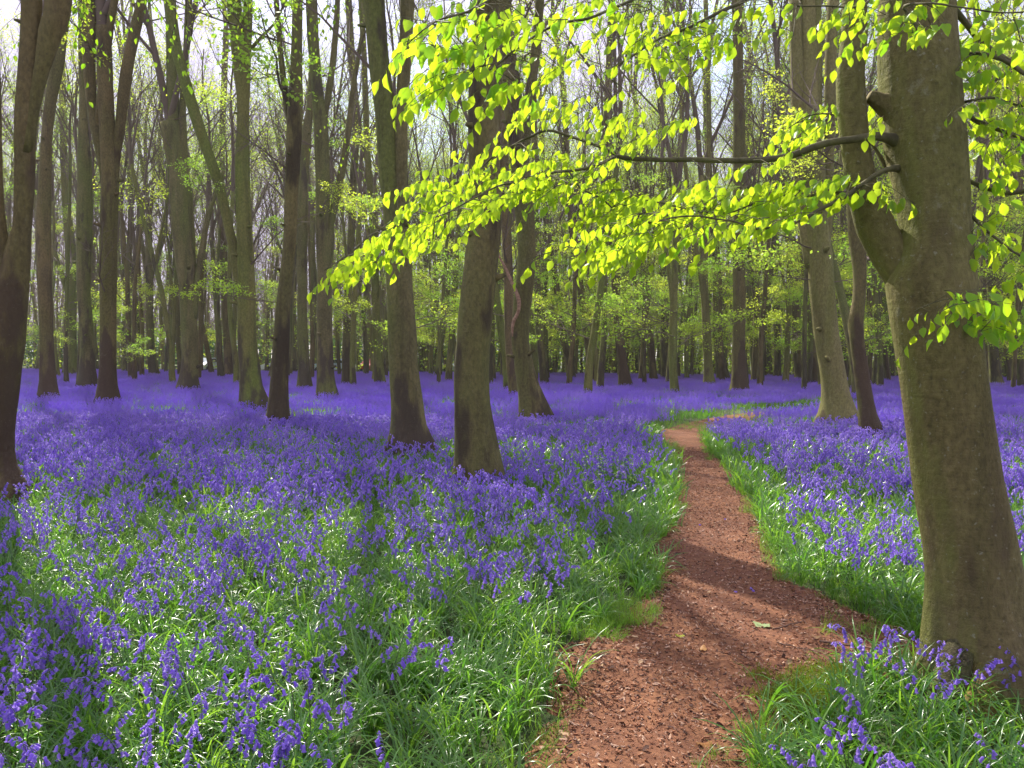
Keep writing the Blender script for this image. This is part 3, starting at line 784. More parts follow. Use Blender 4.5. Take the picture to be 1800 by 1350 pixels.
D17 = root17.location.y - DB
M_torn = ramp_mat('torn_wood', [(0.16, 0.09, 0.05), (0.42, 0.26, 0.16)], 14)
tube_px('broken_branch', [(901, 592, 2, D17 - .3), (901, 575, 5, D17 - .3), (904, 562, 6, D17 - .3), (911, 548, 6, D17 - .3), (912, 528, 7, D17 - .3), (905, 508, 6, D17 - .3), (896, 488, 6, D17 - .2), (888, 470, 5, D17 - .1), (878, 452, 4, D17), (872, 440, 3, D17)],
        root17, M_torn, 8, step=.1, org=root17.location.copy())
BRANCHES = [
 # the long branch to the left and its two forks
 [(1610, 262, 60, .04), (1585, 251, 34, -.02), (1563, 243, 20, -.06), (1530, 240, 14, -.10), (1490, 246, 13, -.11), (1440, 256, 13, -.08), (1395, 272, 12, -.04), (1350, 280, 11), (1290, 283, 10), (1230, 281, 9), (1160, 280, 8), (1110, 279, 8), (1082, 273, 8)],
 [(1090, 276, 6), (1060, 260, 6, .05), (1020, 246, 5, .1), (985, 234, 5, .15), (958, 229, 5, .2), (935, 240, 5, .25), (905, 254, 4, .3), (870, 272, 4, .3), (850, 292, 4, .35), (820, 310, 3.5, .4), (785, 332, 3, .45), (740, 358, 3, .5), (700, 382, 2.5, .5), (655, 412, 2.4, .55), (610, 450, 2, .6), (570, 475, 1.6, .6)],
 [(1086, 274, 6), (1060, 286, 6, -.05), (1035, 295, 6, -.1), (1000, 301, 5, -.1), (975, 303, 5, -.12), (950, 313, 4.5, -.15), (925, 320, 4, -.15), (890, 323, 4, -.18), (860, 335, 3, -.2), (830, 350, 3, -.2), (790, 372, 2.5, -.2), (765, 382, 2.2, -.2)],
 [(1000, 301, 4, -.1), (1012, 320, 3.5, -.15), (1025, 335, 3, -.2), (1060, 350, 3, -.2), (1075, 365, 2.5, -.2)],
 # the lower branch
 [(1605, 300, 30, .02), (1580, 296, 16, -.04), (1562, 297, 10, -.08), (1540, 306, 9, -.12), (1515, 325, 8, -.13), (1495, 340, 8, -.16), (1467, 355, 7, -.2), (1433, 373, 7, -.24), (1400, 390, 6, -.3), (1367, 399, 5, -.34), (1330, 402, 4, -.4), (1300, 392, 3.5, -.42), (1260, 385, 3, -.45), (1200, 380, 3, -.5), (1150, 390, 3, -.5), (1100, 392, 2.5, -.5), (1050, 410, 2.2, -.55), (1000, 432, 2, -.6), (925, 456, 1.6, -.6)],
 [(1495, 340, 5, -.16), (1460, 338, 4, -.05), (1420, 345, 4, 0.), (1380, 345, 3, .05), (1340, 352, 3, .1), (1290, 372, 3, .1), (1250, 375, 2.5, .15), (1180, 360, 2.2, .2), (1110, 345, 2, .2)],
 # branches from above the frame
 [(1640, -170, 26), (1560, -110, 14, -.1), (1450, -60, 11, -.25), (1380, -30, 8, -.4), (1310, 0, 7, -.45), (1265, 22, 6, -.5), (1205, 50, 5, -.55), (1150, 72, 4, -.6), (1110, 100, 3.5, -.6), (1060, 130, 3, -.6)],
 [(1380, -30, 7, -.4), (1250, -30, 6, -.6), (1150, -15, 5.5, -.75), (1103, 3, 5, -.8), (1040, 30, 5, -.85), (977, 43, 4.5, -.9), (933, 70, 4, -.95), (893, 97, 3.5, -1.), (873, 117, 3, -1.), (833, 133, 2.5, -1.), (780, 150, 2, -1.05), (735, 160, 1.5, -1.05)],
 [(1150, -15, 5, -.75), (1050, -30, 5, -.95), (950, -30, 5, -1.1), (880, -10, 4.5, -1.15), (820, 20, 4, -1.2), (760, 40, 3, -1.25), (715, 80, 2, -1.25)],
 [(1600, -80, 14, -.3), (1560, -30, 8, -.5), (1530, 0, 6, -.55), (1500, 15, 4, -.6), (1450, 12, 3, -.6), (1400, 10, 3, -.6)],
 # small branch to the cluster left of the trunk
 [(1560, 297, 8, .1), (1530, 250, 5, .15), (1500, 215, 4, .2), (1460, 200, 3, .2), (1420, 205, 2.5, .2), (1385, 225, 2, .2)],
 # branches on the right of the trunk
 [(1660, 105, 20, .05), (1690, 99, 8, .0), (1712, 93, 8, -.05), (1750, 100, 8, -.1), (1775, 112, 8, -.1), (1810, 135, 7, -.2), (1880, 180, 5, -.3)],
 [(1640, -20, 30, .0), (1690, 30, 12, .05), (1717, 62, 12, .1), (1740, 85, 11, .1), (1768, 104, 9, .05), (1800, 122, 8, 0), (1860, 170, 5, 0)],
 [(1660, 168, 20, .1), (1684, 161, 9, .1), (1715, 148, 9, .15), (1745, 142, 8, .2), (1775, 130, 7, .25), (1830, 118, 5, .3)],
 [(1665, 178, 14, .0), (1692, 180, 6, -.05), (1720, 174, 5, -.1), (1750, 172, 5, -.1), (1775, 182, 4, -.1), (1820, 190, 3, -.1)],
 [(1665, 185, 16, .0), (1693, 190, 8, .0), (1712, 210, 8, .0), (1740, 222, 7, .05), (1775, 234, 7, .05), (1810, 247, 6, .1), (1880, 262, 4, .1)],
 [(1712, 210, 4, .0), (1738, 218, 3, -.05), (1745, 240, 3, -.05), (1735, 262, 2, -.05)],
 [(1670, 306, 20, .1), (1695, 314, 8, .1), (1727, 328, 8, .1), (1767, 339, 8, .1), (1810, 335, 8, .1), (1880, 322, 6, .1)],
 [(1675, 340, 14, .0), (1700, 352, 6, .0), (1708, 380, 6, .0), (1733, 405, 5, -.05), (1755, 422, 5, -.05), (1782, 442, 4, -.05), (1830, 470, 3, -.1)],
 [(1880, 590, 7, -.5), (1820, 556, 5, -.5), (1770, 545, 4, -.5), (1720, 538, 3, -.52), (1680, 524, 2.5, -.55), (1640, 533, 2, -.55), (1608, 548, 1.5, -.55)],
 [(1610, 60, 24, -.2), (1600, 30, 7, -.4), (1590, 10, 5, -.55), (1640, 5, 4, -.7), (1690, 12, 3, -.75), (1740, 20, 3, -.8), (1800, 20, 3, -.8)],
]
BR_S = []      # samples of all branches in world space, with pixel position
for i, b in enumerate(BRANCHES):
    o, pts = tube_px('branch', b, big, M_branch, 9 if i in (0, 4, 6) else 6, rough=0.12)
    W = [p + borg for p in pts]
    X, Y, _ = to_px([tuple(w) for w in W])
    skip = 8 if len(W) > 20 else 2
    for k in range(skip, len(W)):
        BR_S.append((X[k], Y[k], W[k]))
BR_XY = np.array([(a, b) for a, b, _ in BR_S])

# leaf shapes: ovate, folded along the midrib, pleated edge
def leaf_shape(rnd, fold, curl):
    n = 6
    V = []; Fc = []
    wid = [0.0, 0.185, 0.30, 0.33, 0.285, 0.165, 0.0]
    for i in range(n + 1):
        t = i / n
        y = t
        zc = -curl * t * t
        V.append((0, y, zc))
        if 0 < i < n:
            w = wid[i] * (1 + rnd.gauss(0, 0.03))
            pl = 0.015 * (-1) ** i
            V.append((w * math.cos(fold), y - 0.03, zc + w * math.sin(fold) + pl))
            V.append((-w * math.cos(fold), y - 0.03, zc + w * math.sin(fold) + pl))
    def mid(i): return 0 if i == 0 else 1 + 3 * (i - 1)
    for i in range(n):
        a, b = mid(i), mid(i + 1)
        if i == 0:
            Fc += [(a, b, b + 1), (a, b + 2, b)]
        elif i == n - 1:
            Fc += [(a, b, a + 1), (a, a + 2, b)]
        else:
            Fc += [(a, b, b + 1, a + 1), (a, a + 2, b + 2, b)]
    # petiole
    k = len(V)
    V += [(-0.012, -0.16, 0.0), (0.012, -0.16, 0.0), (0.012, 0, 0), (-0.012, 0, 0)]
    Fc.append((k, k + 1, k + 2, k + 3))
    return V, Fc
LEAVES = []
for k in range(8):
    rnd = random.Random(k + 40)
    LEAVES.append(leaf_shape(rnd, math.radians(rnd.uniform(12, 50)), rnd.uniform(0.0, 0.32)))
LEAF_ME = [fast_mesh('leaf', v, f, [M_leaf]) for v, f in LEAVES]

RIBS = [  # x0,y0,x1,y1, half height, leaves, leaf length in px
 (562, 474, 660, 436, 26, 34, 26), (612, 448, 765, 376, 44, 88, 26), (655, 348, 790, 322, 26, 34, 25), (700, 384, 860, 338, 36, 82, 25),
 (760, 300, 890, 316, 38, 62, 24), (770, 262, 890, 250, 12, 13, 26), (860, 306, 1000, 310, 34, 70, 24), (905, 268, 1080, 268, 26, 40, 24),
 (930, 198, 1105, 190, 26, 66, 24), (1060, 236, 1210, 215, 20, 30, 24), (950, 318, 1080, 318, 34, 46, 25), (1000, 346, 1105, 350, 24, 26, 25),
 (1020, 400, 1140, 372, 40, 78, 27), (1100, 376, 1260, 352, 52, 120, 28), (912, 460, 1000, 420, 10, 8, 30), (1020, 440, 1250, 402, 20, 36, 31),
 (1240, 356, 1400, 346, 46, 96, 29), (1380, 338, 1500, 335, 34, 50, 30), (1292, 288, 1340, 278, 6, 4, 32), (1368, 226, 1480, 192, 26, 44, 28),
 (1375, 262, 1400, 250, 12, 6, 28), (1520, 215, 1550, 190, 34, 14, 26), (1500, 328, 1625, 342, 9, 14, 29), (695, 95, 720, 88, 8, 4, 36), (722, 150, 810, 136, 34, 30, 36),
 (735, 40, 900, 22, 48, 74, 36), (765, 110, 900, 100, 50, 40, 34), (860, 168, 960, 140, 26, 26, 29), (900, 18, 1100, 8, 26, 34, 32), (930, 78, 1040, 92, 30, 14, 30),
 (1020, 60, 1300, 40, 46, 52, 30), (1080, 100, 1230, 100, 42, 34, 28), (1290, 14, 1560, 18, 24, 50, 29), (1560, 20, 1800, 25, 44, 70, 36), (1695, 70, 1800, 190, 55, 90, 31),
 (1695, 200, 1800, 300, 58, 70, 29), (1705, 350, 1800, 480, 48, 50, 29), (1610, 548, 1695, 518, 8, 13, 34), (1695, 525, 1800, 545, 42, 44, 38), (1490, 80, 1520, 62, 14, 8, 30), (1545, 330, 1560, 300, 25, 7, 28)]
leaf_recs = []; twigs = MB()
rl = random.Random(5)
for (x0_, y0_, x1_, y1_, hh, n, lp) in RIBS:
    Lr = math.hypot(x1_ - x0_, y1_ - y0_)
    left_n = int(n * 1.45); hh *= 0.9; lp *= 0.88
    while left_n > 0:
        per = min(left_n, rl.randint(4, 8)); left_n -= per
        t = rl.random(); off = rl.uniform(-1, 1) * hh
        cx_ = x0_ + (x1_ - x0_) * t; cy_ = y0_ + (y1_ - y0_) * t + off
        dd2 = (BR_XY[:, 0] - cx_) ** 2 + (BR_XY[:, 1] - cy_) ** 2
        j = int(dd2.argmin()); bp = BR_S[j][2]
        dep = bp.y + rl.gauss(0, 0.16)
        c = at(cx_, cy_, dep)
        # twig direction: along the ribbon, away from the branch root (leftwards), half of them bending forward or back
        ang = math.atan2(-(y1_ - y0_), (x1_ - x0_))
        dirv = Vector((-math.cos(ang), rl.gauss(0, 0.55), -math.sin(ang) + rl.gauss(0, 0.18))).normalized()
        if x0_ > 1680: dirv.x *= -1
        sp = lp * dep / F * 0.50
        start = c - dirv * sp * per * 0.5
        pts = [bp, bp.lerp(start, 0.5) + Vector((0, 0, 0.015))]
        for q in range(per + 1):
            pts.append(start + dirv * sp * q + Vector((0, 0, -0.006 * q * q * 0.3 + rl.gauss(0, 0.003))))
        twigs.tube([p - borg for p in pts], [0.0016] * 2 + [0.0013 * (1 - 0.6 * q / per) + 0.0003 for q in range(per + 1)], 4, 0, cap=False)
        side = 1
        for q in range(per + 1):
            p = pts[2 + q]
            side *= -1
            # leaves hang: tip direction mostly down, a little outwards and along the twig
            perp = Vector((-dirv.y, dirv.x, 0)).normalized() * side
            tip = Vector((0, 0, -1)) * rl.uniform(0.55, 1.1) + perp * rl.uniform(0.1, 0.6) + dirv * rl.uniform(0.0, 0.5) + Vector((rl.gauss(0, .15), rl.gauss(0, .15), 0))
            tip.normalize()
            nrm = Vector((rl.gauss(0, 0.55), rl.gauss(-0.6, 0.6), rl.gauss(0.35, 0.4)))
            nrm = (nrm - tip * nrm.dot(tip)).normalized()
            xa = tip.cross(nrm)
            size = lp * dep / F * rl.uniform(0.6, 1.1)
            M = Matrix((xa, tip, nrm)).transposed()
            leaf_recs.append((size, p + tip * size * 0.16, M))
twigs.build('twigs', [M_branch], big)
leaf_recs.sort(key=lambda r: -r[0] / r[1].y)
for i, (s, p, M) in enumerate(leaf_recs[:300]):
    o = bpy.data.objects.new('leaf', LEAF_ME[i % 8]); link(o, big)
    o.matrix_basis = Matrix.Translation(p - borg) @ (M * s).to_4x4()
mb = MB()
for i, (s, p, M) in enumerate(leaf_recs[300:]):
    v, f = LEAVES[i % 8]; b = len(mb.v)
    R = M * s; q = p - borg
    mb.v += [R @ Vector(a) + q for a in v]
    for fc in f: mb.face([b + k for k in fc])
o = mb.build('leaves', [M_leaf], big); tag(o, kind='stuff')
print('overhang leaves', len(leaf_recs))

# small leaves hanging into the top left, on twigs of the forked beeches there
def leaf_fringe(root, specs):
    org = root.location
    mb = MB(); tw = MB(); rn = random.Random(77)
    for (x0_, y0_, x1_, y1_, hh, n, lp, dep) in specs:
        for q in range(max(1, n // 7)):
            t = rn.random(); a = at(x0_ + (x1_ - x0_) * t, y0_ + (y1_ - y0_) * t - hh, dep)
            ux = Vector((rn.gauss(0, 1), rn.gauss(0, .6), rn.gauss(-0.2, .2))).normalized()
            P = [a + Vector((0, 0, 0.5)), a] + [a + ux * 0.09 * k + Vector((0, 0, -0.01 * k * k)) for k in range(1, 8)]
            tw.tube([p - org for p in P], [0.006, 0.005] + [0.004 - 0.0004 * k for k in range(7)], 4, 0, cap=False)
            for k, p in enumerate(P[1:]):
                tip = Vector((rn.gauss(0, .3), rn.gauss(0, .3), -1)).normalized()
                nr = Vector((rn.gauss(0, 1), rn.gauss(-.4, 1), 0)); nr = (nr - tip * nr.dot(tip)).normalized()
                M = Matrix((tip.cross(nr), tip, nr)).transposed() * (lp * dep / F * rn.uniform(.8, 1.1))
                v, f = LEAVES[k % 8]; b = len(mb.v)
                mb.v += [M @ Vector(c) + p - org for c in v]
                for fc in f: mb.face([b + z for z in fc])
    tw.build('twigs', [M_branch], root)
    tag(mb.build('leaves', [M_leaf], root), kind='stuff')
first = [o for o in COL.objects if o.type == 'EMPTY'][0]
leaf_fringe(first, [(75, 20, 165, 28, 12, 60, 11, 9.4), (100, 0, 160, 5, 8, 30, 12, 9.4), (235, 10, 330, 10, 12, 36, 10, 9.6), (250, 45, 330, 60, 14, 26, 9, 9.6)])
tenth = [o for o in COL.objects if o.type == 'EMPTY' and o.get('label', '').startswith('broad beech splitting')][0]
leaf_fringe(tenth, [(400, 20, 620, 30, 20, 90, 8, 13.6), (410, 60, 500, 60, 14, 20, 8, 13.6), (560, 220, 630, 330, 40, 30, 6, 13.8)])

# ------------------------------------------------------------------ trees further back: shared trunks and crowns, each tree its own object
FAR_TRUNKS = []
for k in range(10):
    rnd = random.Random(700 + k)
    H = rnd.uniform(8.5, 11)
    P = [[0, 0, -0.15, 0.19]]
    x = y = 0
    dx, dy = rnd.gauss(0, 0.07), rnd.gauss(0, 0.05)
    z = 0
    while z < H:
        z += 1.3
        dx += rnd.gauss(0, 0.05); dy += rnd.gauss(0, 0.04); dx *= .9; dy *= .9
        x += dx * 1.3; y += dy * 1.3
        P.append([x, y, z, 0.185 * (1 - 0.35 * z / H)])
    C = catmull(P, 0.5)
    mb = MB()
    mb.tube([Vector(c[:3]) for c in C], [c[3] for c in C], 9, 0, rough=0.1, seed=k * 3.3, flare=(0.3, 0.4, 4, k))
    tops = [tuple(P[-1])]
    arm = None
    if k % 2 == 0:
        i = int(len(P) * rnd.uniform(0.3, 0.6))
        q = P[i]; sx = rnd.choice((-1, 1)) * rnd.uniform(0.22, 0.4)
        A = [[q[0], q[1], q[2] - 0.3, q[3] * 0.75]]
        zz = q[2]; xx = q[0]; yy = q[1]
        while zz < H + 0.5:
            zz += 1.2; xx += sx * 1.0; sx *= 0.78; yy += rnd.gauss(0, 0.08)
            A.append([xx, yy, zz, q[3] * 0.7 * (1 - 0.3 * zz / H)])
        C = catmull(A, 0.5)
        m2 = MB(); m2.tube([Vector(c[:3]) for c in C], [c[3] for c in C], 7, 0, rough=0.1, seed=k * 2.1)
        arm = m2; tops.append(tuple(A[-1]))
    FAR_TRUNKS.append((mb, arm, tops))
BARKS = [M_grey, M_brown, M_green, M_pale, M_green, M_grey]
FT = []
for k, (mb, arm, tops) in enumerate(FAR_TRUNKS):
    for v in range(2):
        m = BARKS[(k * 2 + v) % 6]
        FT.append((mb.mesh('trunk', [m]), arm.mesh('limb', [m]) if arm else None, tops, {'bark_grey': 'grey', 'bark_brown': 'brown', 'bark_green': 'olive', 'bark_pale': 'pale', 'bark_stained': 'blotched'}[m.name]))

LEAFY_CROWNS = [CROWNS[i] for i in (2, 5, 6, 7)]; BARE_CROWNS = [CROWNS[i] for i in (0, 1, 3, 4)]
def far_tree(x, y, rnd, leafy, scale, label, group):
    root = empty('beech_tree', (x, y, 0), rnd.random() * 6.28, size=0.3)
    tm, am, tops, bname = rnd.choice(FT)
    tag(root, label % (('forked ' if am else 'straight ') + bname), 'tree', group)
    s = scale
    place_mesh('trunk', tm, root, (0, 0, 0), (0, 0, 0), (s, s, 1))
    if am: place_mesh('limb', am, root, (0, 0, 0), (0, 0, 0), (s, s, 1))
    for t in tops:
        cs = min(max(t[3] * s / CR, 0.6), 1.4)
        place_mesh('crown', rnd.choice(LEAFY_CROWNS if rnd.random() < leafy * .75 else BARE_CROWNS), root, (t[0] * s, t[1] * s, t[2] - 0.1), (0, 0, rnd.random() * 6.28), (cs, cs, cs))
    for _ in range(rnd.randint(6, 10) if leafy > .5 else rnd.randint(3, 5)):
        lf = rnd.random() < leafy
        sc = rnd.uniform(0.7, 1.5)
        place_mesh('branch', rnd.choice(BR_LEAFY if lf else BR_BARE), root, (0, 0, rnd.uniform(1.8 if lf else 4, 10)), (0, -0.15, rnd.random() * 6.28), (sc, sc, sc))

MARKS = [(-400, 'the left edge'), (190, 'the Y-shaped beech'), (330, 'the two-stemmed beech'), (445, 'the green-stemmed beech'), (575, 'the ragged grey beech'),
         (720, 'the broad split beech'), (835, 'the blotched beech'), (930, 'the curved beech'), (1098, 'the crooked-topped beech'), (1245, 'the pale forked beech'),
         (1300, 'the brown column'), (1465, 'the pale leaning beech'), (1650, 'the great beech'), (2400, 'the right edge')]
placed = [(t[0], t[1]) for t in TREES]
rf = random.Random(21)
cnt = 0; tries = 0
while cnt < 252 and tries < 30000:
    tries += 1
    y = math.sqrt(rf.uniform(34 ** 2, 92 ** 2))
    x = rf.uniform(-0.72, 0.72) * y
    px = 900 + F * x / y
    if px < 700 and y > 78: continue
    if 25 < px < 62 : continue
    if 1595 < px < 1700: continue
    if px < 420 and rf.random() < 0.15: continue
    if any((x - a) ** 2 + (y - b) ** 2 < (2.3 if y > 45 else 2.8) ** 2 for a, b in placed): continue
    # keep the trunks that stand further forward in plain view
    if y < 50 and any(abs(px - (900 + F * a / b)) < 9 and b < 50 for a, b in placed): continue
    placed.append((x, y)); cnt += 1
    right = px > 700
    i = max(k for k in range(len(MARKS) - 1) if px >= MARKS[k][0] or k == 0)
    sc_ = rf.uniform(0.65, 1.25) * (0.9 if y < 50 else 1.0)
    row = 'distant' if y > 68 else 'farther' if y > 50 else 'background'
    lab = row + ' ' + ('sturdy ' if sc_ > 0.95 else 'slender ') + '%s trunk between ' + MARKS[i][1] + ' and ' + MARKS[i + 1][1]
    g = 'far beeches between ' + MARKS[i][1] + ' and ' + MARKS[i + 1][1]
    far_tree(x, y, rf, 0.9 if right else 0.45, sc_, lab, g)
print('far trees', cnt, tries)

# trees round about and behind the camera that only shade the ground
for (x, y) in [(-9, 12), (-14, 20), (-6.5, 17.5), (-12, 26), (3.6, 11.6), (-3.4, 21.5), (-18, 13)]:
    pass

# a mass of poles and leaves where the wood closes in the distance
mb = MB(); rw = random.Random(9)
for _ in range(1400):
    y = rw.uniform(78, 138); x = rw.uniform(-0.72 * y, 0.75 * y)
    if 900 + F * x / y < 640 and (rw.random() < 0.35): continue
    H = rw.uniform(11, 24); r = rw.uniform(0.07, 0.19)
    lx, ly = rw.gauss(0, 0.06), rw.gauss(0, 0.06)
    mb.tube([Vector((x + lx * z + 0.2 * math.sin(z * 0.4 + x), y + ly * z, z)) for z in (-0.2, H * .25, H * .5, H * .75, H)], [r, r * .8, r * .65, r * .45, r * .1], 5, 0, cap=False)
nL = 170000
u = rng.random(nL); yy = 72 + 66 * rng.random(nL)
uu = rng.random(nL); uu = np.where(uu < 0.27, uu / 0.27 * 0.64 - 0.72, (uu - 0.27) / 0.73 * 0.83 - 0.08)
xx = yy * uu
zz = 0.5 + 23 * rng.random(nL) ** 1.3
dn = vnoise(xx, zz * 3, 0.35, 8) * 0.6 + vnoise(xx, zz * 2.6, 0.9, 9) * 0.4
keepL = dn > np.interp(zz, [0, 5, 9, 18], [0.26, 0.38, 0.5, 0.55])
xx, yy, zz = xx[keepL], yy[keepL], zz[keepL]
n = len(xx)
C = np.stack([xx, yy, zz], 1)
U = rng.normal(size=(n, 3)); U[:, 2] *= 0.4; U /= np.linalg.norm(U, axis=1)[:, None]
Wv = rng.normal(size=(n, 3)); Wv -= U * (Wv * U).sum(1)[:, None]; Wv /= np.linalg.norm(Wv, axis=1)[:, None]
sz = rng.uniform(0.09, 0.17, n)[:, None]
LV = np.stack([C - U * sz, C + Wv * sz * .6, C + U * sz, C - Wv * sz * .6], 1).reshape(-1, 3)
LQ = np.arange(4 * n).reshape(n, 4)
b = len(mb.v)
# fine twigs of that mass: slivers of wood, thicker below, thinning towards the sky
nT = 230000
ty = rng.uniform(84, 130, nT); tx = ty * rng.uniform(-0.72, 0.75, nT); tz = 3 + 31 * rng.random(nT) ** 1.15
kt = rng.random(nT) < (0.35 + 1.3 * vnoise(tx, tz, 0.09, 31)) * np.interp(tz, [0, 14, 24, 34], [1.0, 1.0, 0.75, 0.3])
ty, tx, tz = ty[kt], tx[kt], tz[kt]; nT = len(tx)
D = np.stack([rng.normal(0, .45, nT), rng.normal(0, .3, nT), rng.uniform(.5, 1, nT)], 1); D /= np.linalg.norm(D, axis=1)[:, None]
Sd = np.cross(D, rng.normal(size=(nT, 3))); Sd /= np.linalg.norm(Sd, axis=1)[:, None]
Ln = rng.uniform(.8, 2.6, nT)[:, None]; Wd = rng.uniform(.012, .035, nT)[:, None]
C = np.stack([tx, ty, tz], 1)
TV = np.stack([C - Sd * Wd, C + Sd * Wd, C + D * Ln + Sd * Wd * .25, C + D * Ln - Sd * Wd * .25], 1).reshape(-1, 3)
TQ = np.arange(4 * nT).reshape(nT, 4)
VV = np.vstack([np.array([tuple(v) for v in mb.v]), LV, TV]); QQ = np.vstack([np.array(mb.f), LQ + b, TQ + b + len(LV)])
mi = np.concatenate([np.zeros(len(mb.f)), np.ones(n), np.full(nT, 2)])
M_ftwig = plain('far_twig', (0.24, 0.175, 0.12), 0.9)
o = bpy.data.objects.new('far_woods', fast_mesh('far_woods', VV, QQ, [M_pale, M_leaf_far, M_ftwig], mi)); link(o)
tag(o, 'far mass of poles and young green leaves closing the wood', 'woods', kind='stuff')

# hedge at the edge of the wood on the left
n = 26000
hx = rng.uniform(-75, 10, n); hy = 96 + rng.uniform(0, 5, n) + 6 * (vnoise(hx, hx, 0.07, 2))
top = 2.0 + 2.6 * vnoise(hx, hx * 0, 0.22, 6) + 1.8 * vnoise(hx, hx * 0, 0.9, 7)
hz = top * rng.random(n) ** 0.7
C = np.stack([hx, hy, hz], 1)
U = rng.normal(size=(n, 3)); U /= np.linalg.norm(U, axis=1)[:, None]
Wv = rng.normal(size=(n, 3)); Wv -= U * (Wv * U).sum(1)[:, None]; Wv /= np.linalg.norm(Wv, axis=1)[:, None]
sz = rng.uniform(0.12, 0.26, n)[:, None]
LV = np.stack([C - U * sz, C + Wv * sz * .6, C + U * sz, C - Wv * sz * .6], 1).reshape(-1, 3)
M_hedge = leafmat('hedge_leaf', (0.05, 0.11, 0.03), (0.09, 0.17, 0.04), 0.35, (0.2, 0.4, 0.07), 0.6, 0.2, 0.3)
o = bpy.data.objects.new('hedge', fast_mesh('hedge', LV, np.arange(4 * n).reshape(n, 4), [M_hedge])); link(o)
tag(o, 'low green hedge along the field edge beyond the left trunks', 'hedge')

# ------------------------------------------------------------------ parked cars glimpsed beyond the trees
def car(px, y, paint, label, rz=0.0):
    x = ground(px, 660).x / ground(px, 660).y * y
    root = empty('parked_car', (x, y, -0.02), rz); tag(root, label, 'car', 'cars parked beyond the wood')
    W = 0.86
    prof = [(-2.1, .35), (-2.15, .75), (-1.7, .92), (-1.0, 1.0), (-0.45, 1.42), (0.9, 1.45), (1.6, 1.02), (2.05, .92), (2.12, .4)]
    mb = MB()
    for s in (-1, 1):
        for (a, z) in prof:
            mb.v.append(Vector((a, s * (W if z < 1.01 else W * 0.8), z)))
    k = len(prof)
    for i in range(k):
        j = (i + 1) % k
        mb.face((i, j, k + j, k + i))
    mb.face(list(range(k))[::-1]); mb.face([k + i for i in range(k)])
    mb.build('body', [paint], root, smooth=False)
    g = MB()
    for s in (-1, 1):
        b = len(g.v)
        for (a, z) in [(-0.9, 1.03), (-0.42, 1.36), (0.82, 1.38), (1.35, 1.04)]:
            g.v.append(Vector((a, s * (W * (1 - 0.2 * (z - 1) / .45) + 0.012), z)))
        g.face((b, b + 1, b + 2, b + 3) if s < 0 else (b + 3, b + 2, b + 1, b))
    g.build('window', [plain('car_glass', (0.02, 0.03, 0.04), 0.1)], root, smooth=False)
    for a in (-1.3, 1.3):
        for s in (-1, 1):
            w = MB(); w.tube([Vector((a, s * 0.74, .33)), Vector((a, s * 0.9, .33))], [.32, .32], 14, 0)
            w.build('wheel', [plain('tyre', (0.02, 0.02, 0.02), 0.8)], root)
car(360, 84, plain('paint_silver', (0.62, 0.70, 0.80), 0.25), 'silver-blue car glimpsed between trunks left of the leaning pole', 1.5)
car(500, 86, plain('paint_white', (0.8, 0.84, 0.9), 0.25), 'white car glimpsed beyond the dark leaning beech')
car(585, 85, plain('paint_blue', (0.55, 0.68, 0.85), 0.25), 'pale blue car glimpsed behind the ragged grey beech')
car(652, 94, plain('paint_red', (0.55, 0.03, 0.03), 0.3), 'red car glimpsed behind the slender pale-green beech', 1.57)
car(812, 92, plain('paint_grey', (0.5, 0.55, 0.6), 0.3), 'grey car glimpsed left of the blotched beech foot', 1.4)

# ------------------------------------------------------------------ plants: prototypes
def blade(mb, rnd, L, w, lean, mat=0, seg=5, base=None, az=None, vfold=True):
    az = rnd.random() * 6.28 if az is None else az
    c, s = math.cos(az), math.sin(az)
    base = base or Vector((rnd.gauss(0, 0.012), rnd.gauss(0, 0.012), 0))
    a = rnd.uniform(1.15, 1.5)              # starting elevation
    bend = lean * rnd.uniform(0.7, 1.3)
    p = base.copy(); tw = rnd.gauss(0, 0.3)
    b = len(mb.v)
    for i in range(seg + 1):
        t = i / seg
        ww = w * (0.55 + 0.9 * t) * (1 - t ** 3) + (0.0006 if i == seg else 0)
        side = Vector((-s, c, 0.0)) * ww * 0.5
        side = side + Vector((0, 0, math.sin(tw * t) * ww * 0.5))
        up = Vector((-c * math.sin(a), -s * math.sin(a), math.cos(a))) * (ww * 0.22 if vfold else 0)
        if vfold: mb.v += [p - side + up, p.copy(), p + side + up]
        else: mb.v += [p - side, p + side]
        a2 = a
        p = p + Vector((c * math.cos(a2), s * math.cos(a2), math.sin(a2))) * (L / seg)
        a -= bend / seg * (0.6 + 0.9 * t)
    k = 3 if vfold else 2
    for i in range(seg):
        q = b + i * k
        if vfold:
            mb.face((q, q + 1, q + 4, q + 3), mat); mb.face((q + 1, q + 2, q + 5, q + 4), mat)
        else:
            mb.face((q, q + 1, q + 3, q + 2), mat)

def bell_geo(n=6, L=0.023, r=0.0057, rings=((0, .35), (.18, .95), (.6, 1.0), (.9, 1.35), (.98, 2.1))):
    V, Fc = [], []
    for (t, rr) in rings:
        for j in range(n):
            a = 2 * PI * j / n
            k = rr
            if t > 0.95: k = rr * (1.0 if j % 2 == 0 or n < 6 else 0.62)
            V.append(Vector((math.cos(a) * r * k, math.sin(a) * r * k, -t * L + (0.003 if t > .95 and (j % 2 == 0) else 0))))
    for i in range(len(rings) - 1):
        for j in range(n):
            a = i * n + j; b = i * n + (j + 1) % n
            Fc.append((a, a + n, b + n, b))
    V.append(Vector((0, 0, 0.001))); c = len(V) - 1
    for j in range(n): Fc.append((c, j, (j + 1) % n))
    return V, Fc

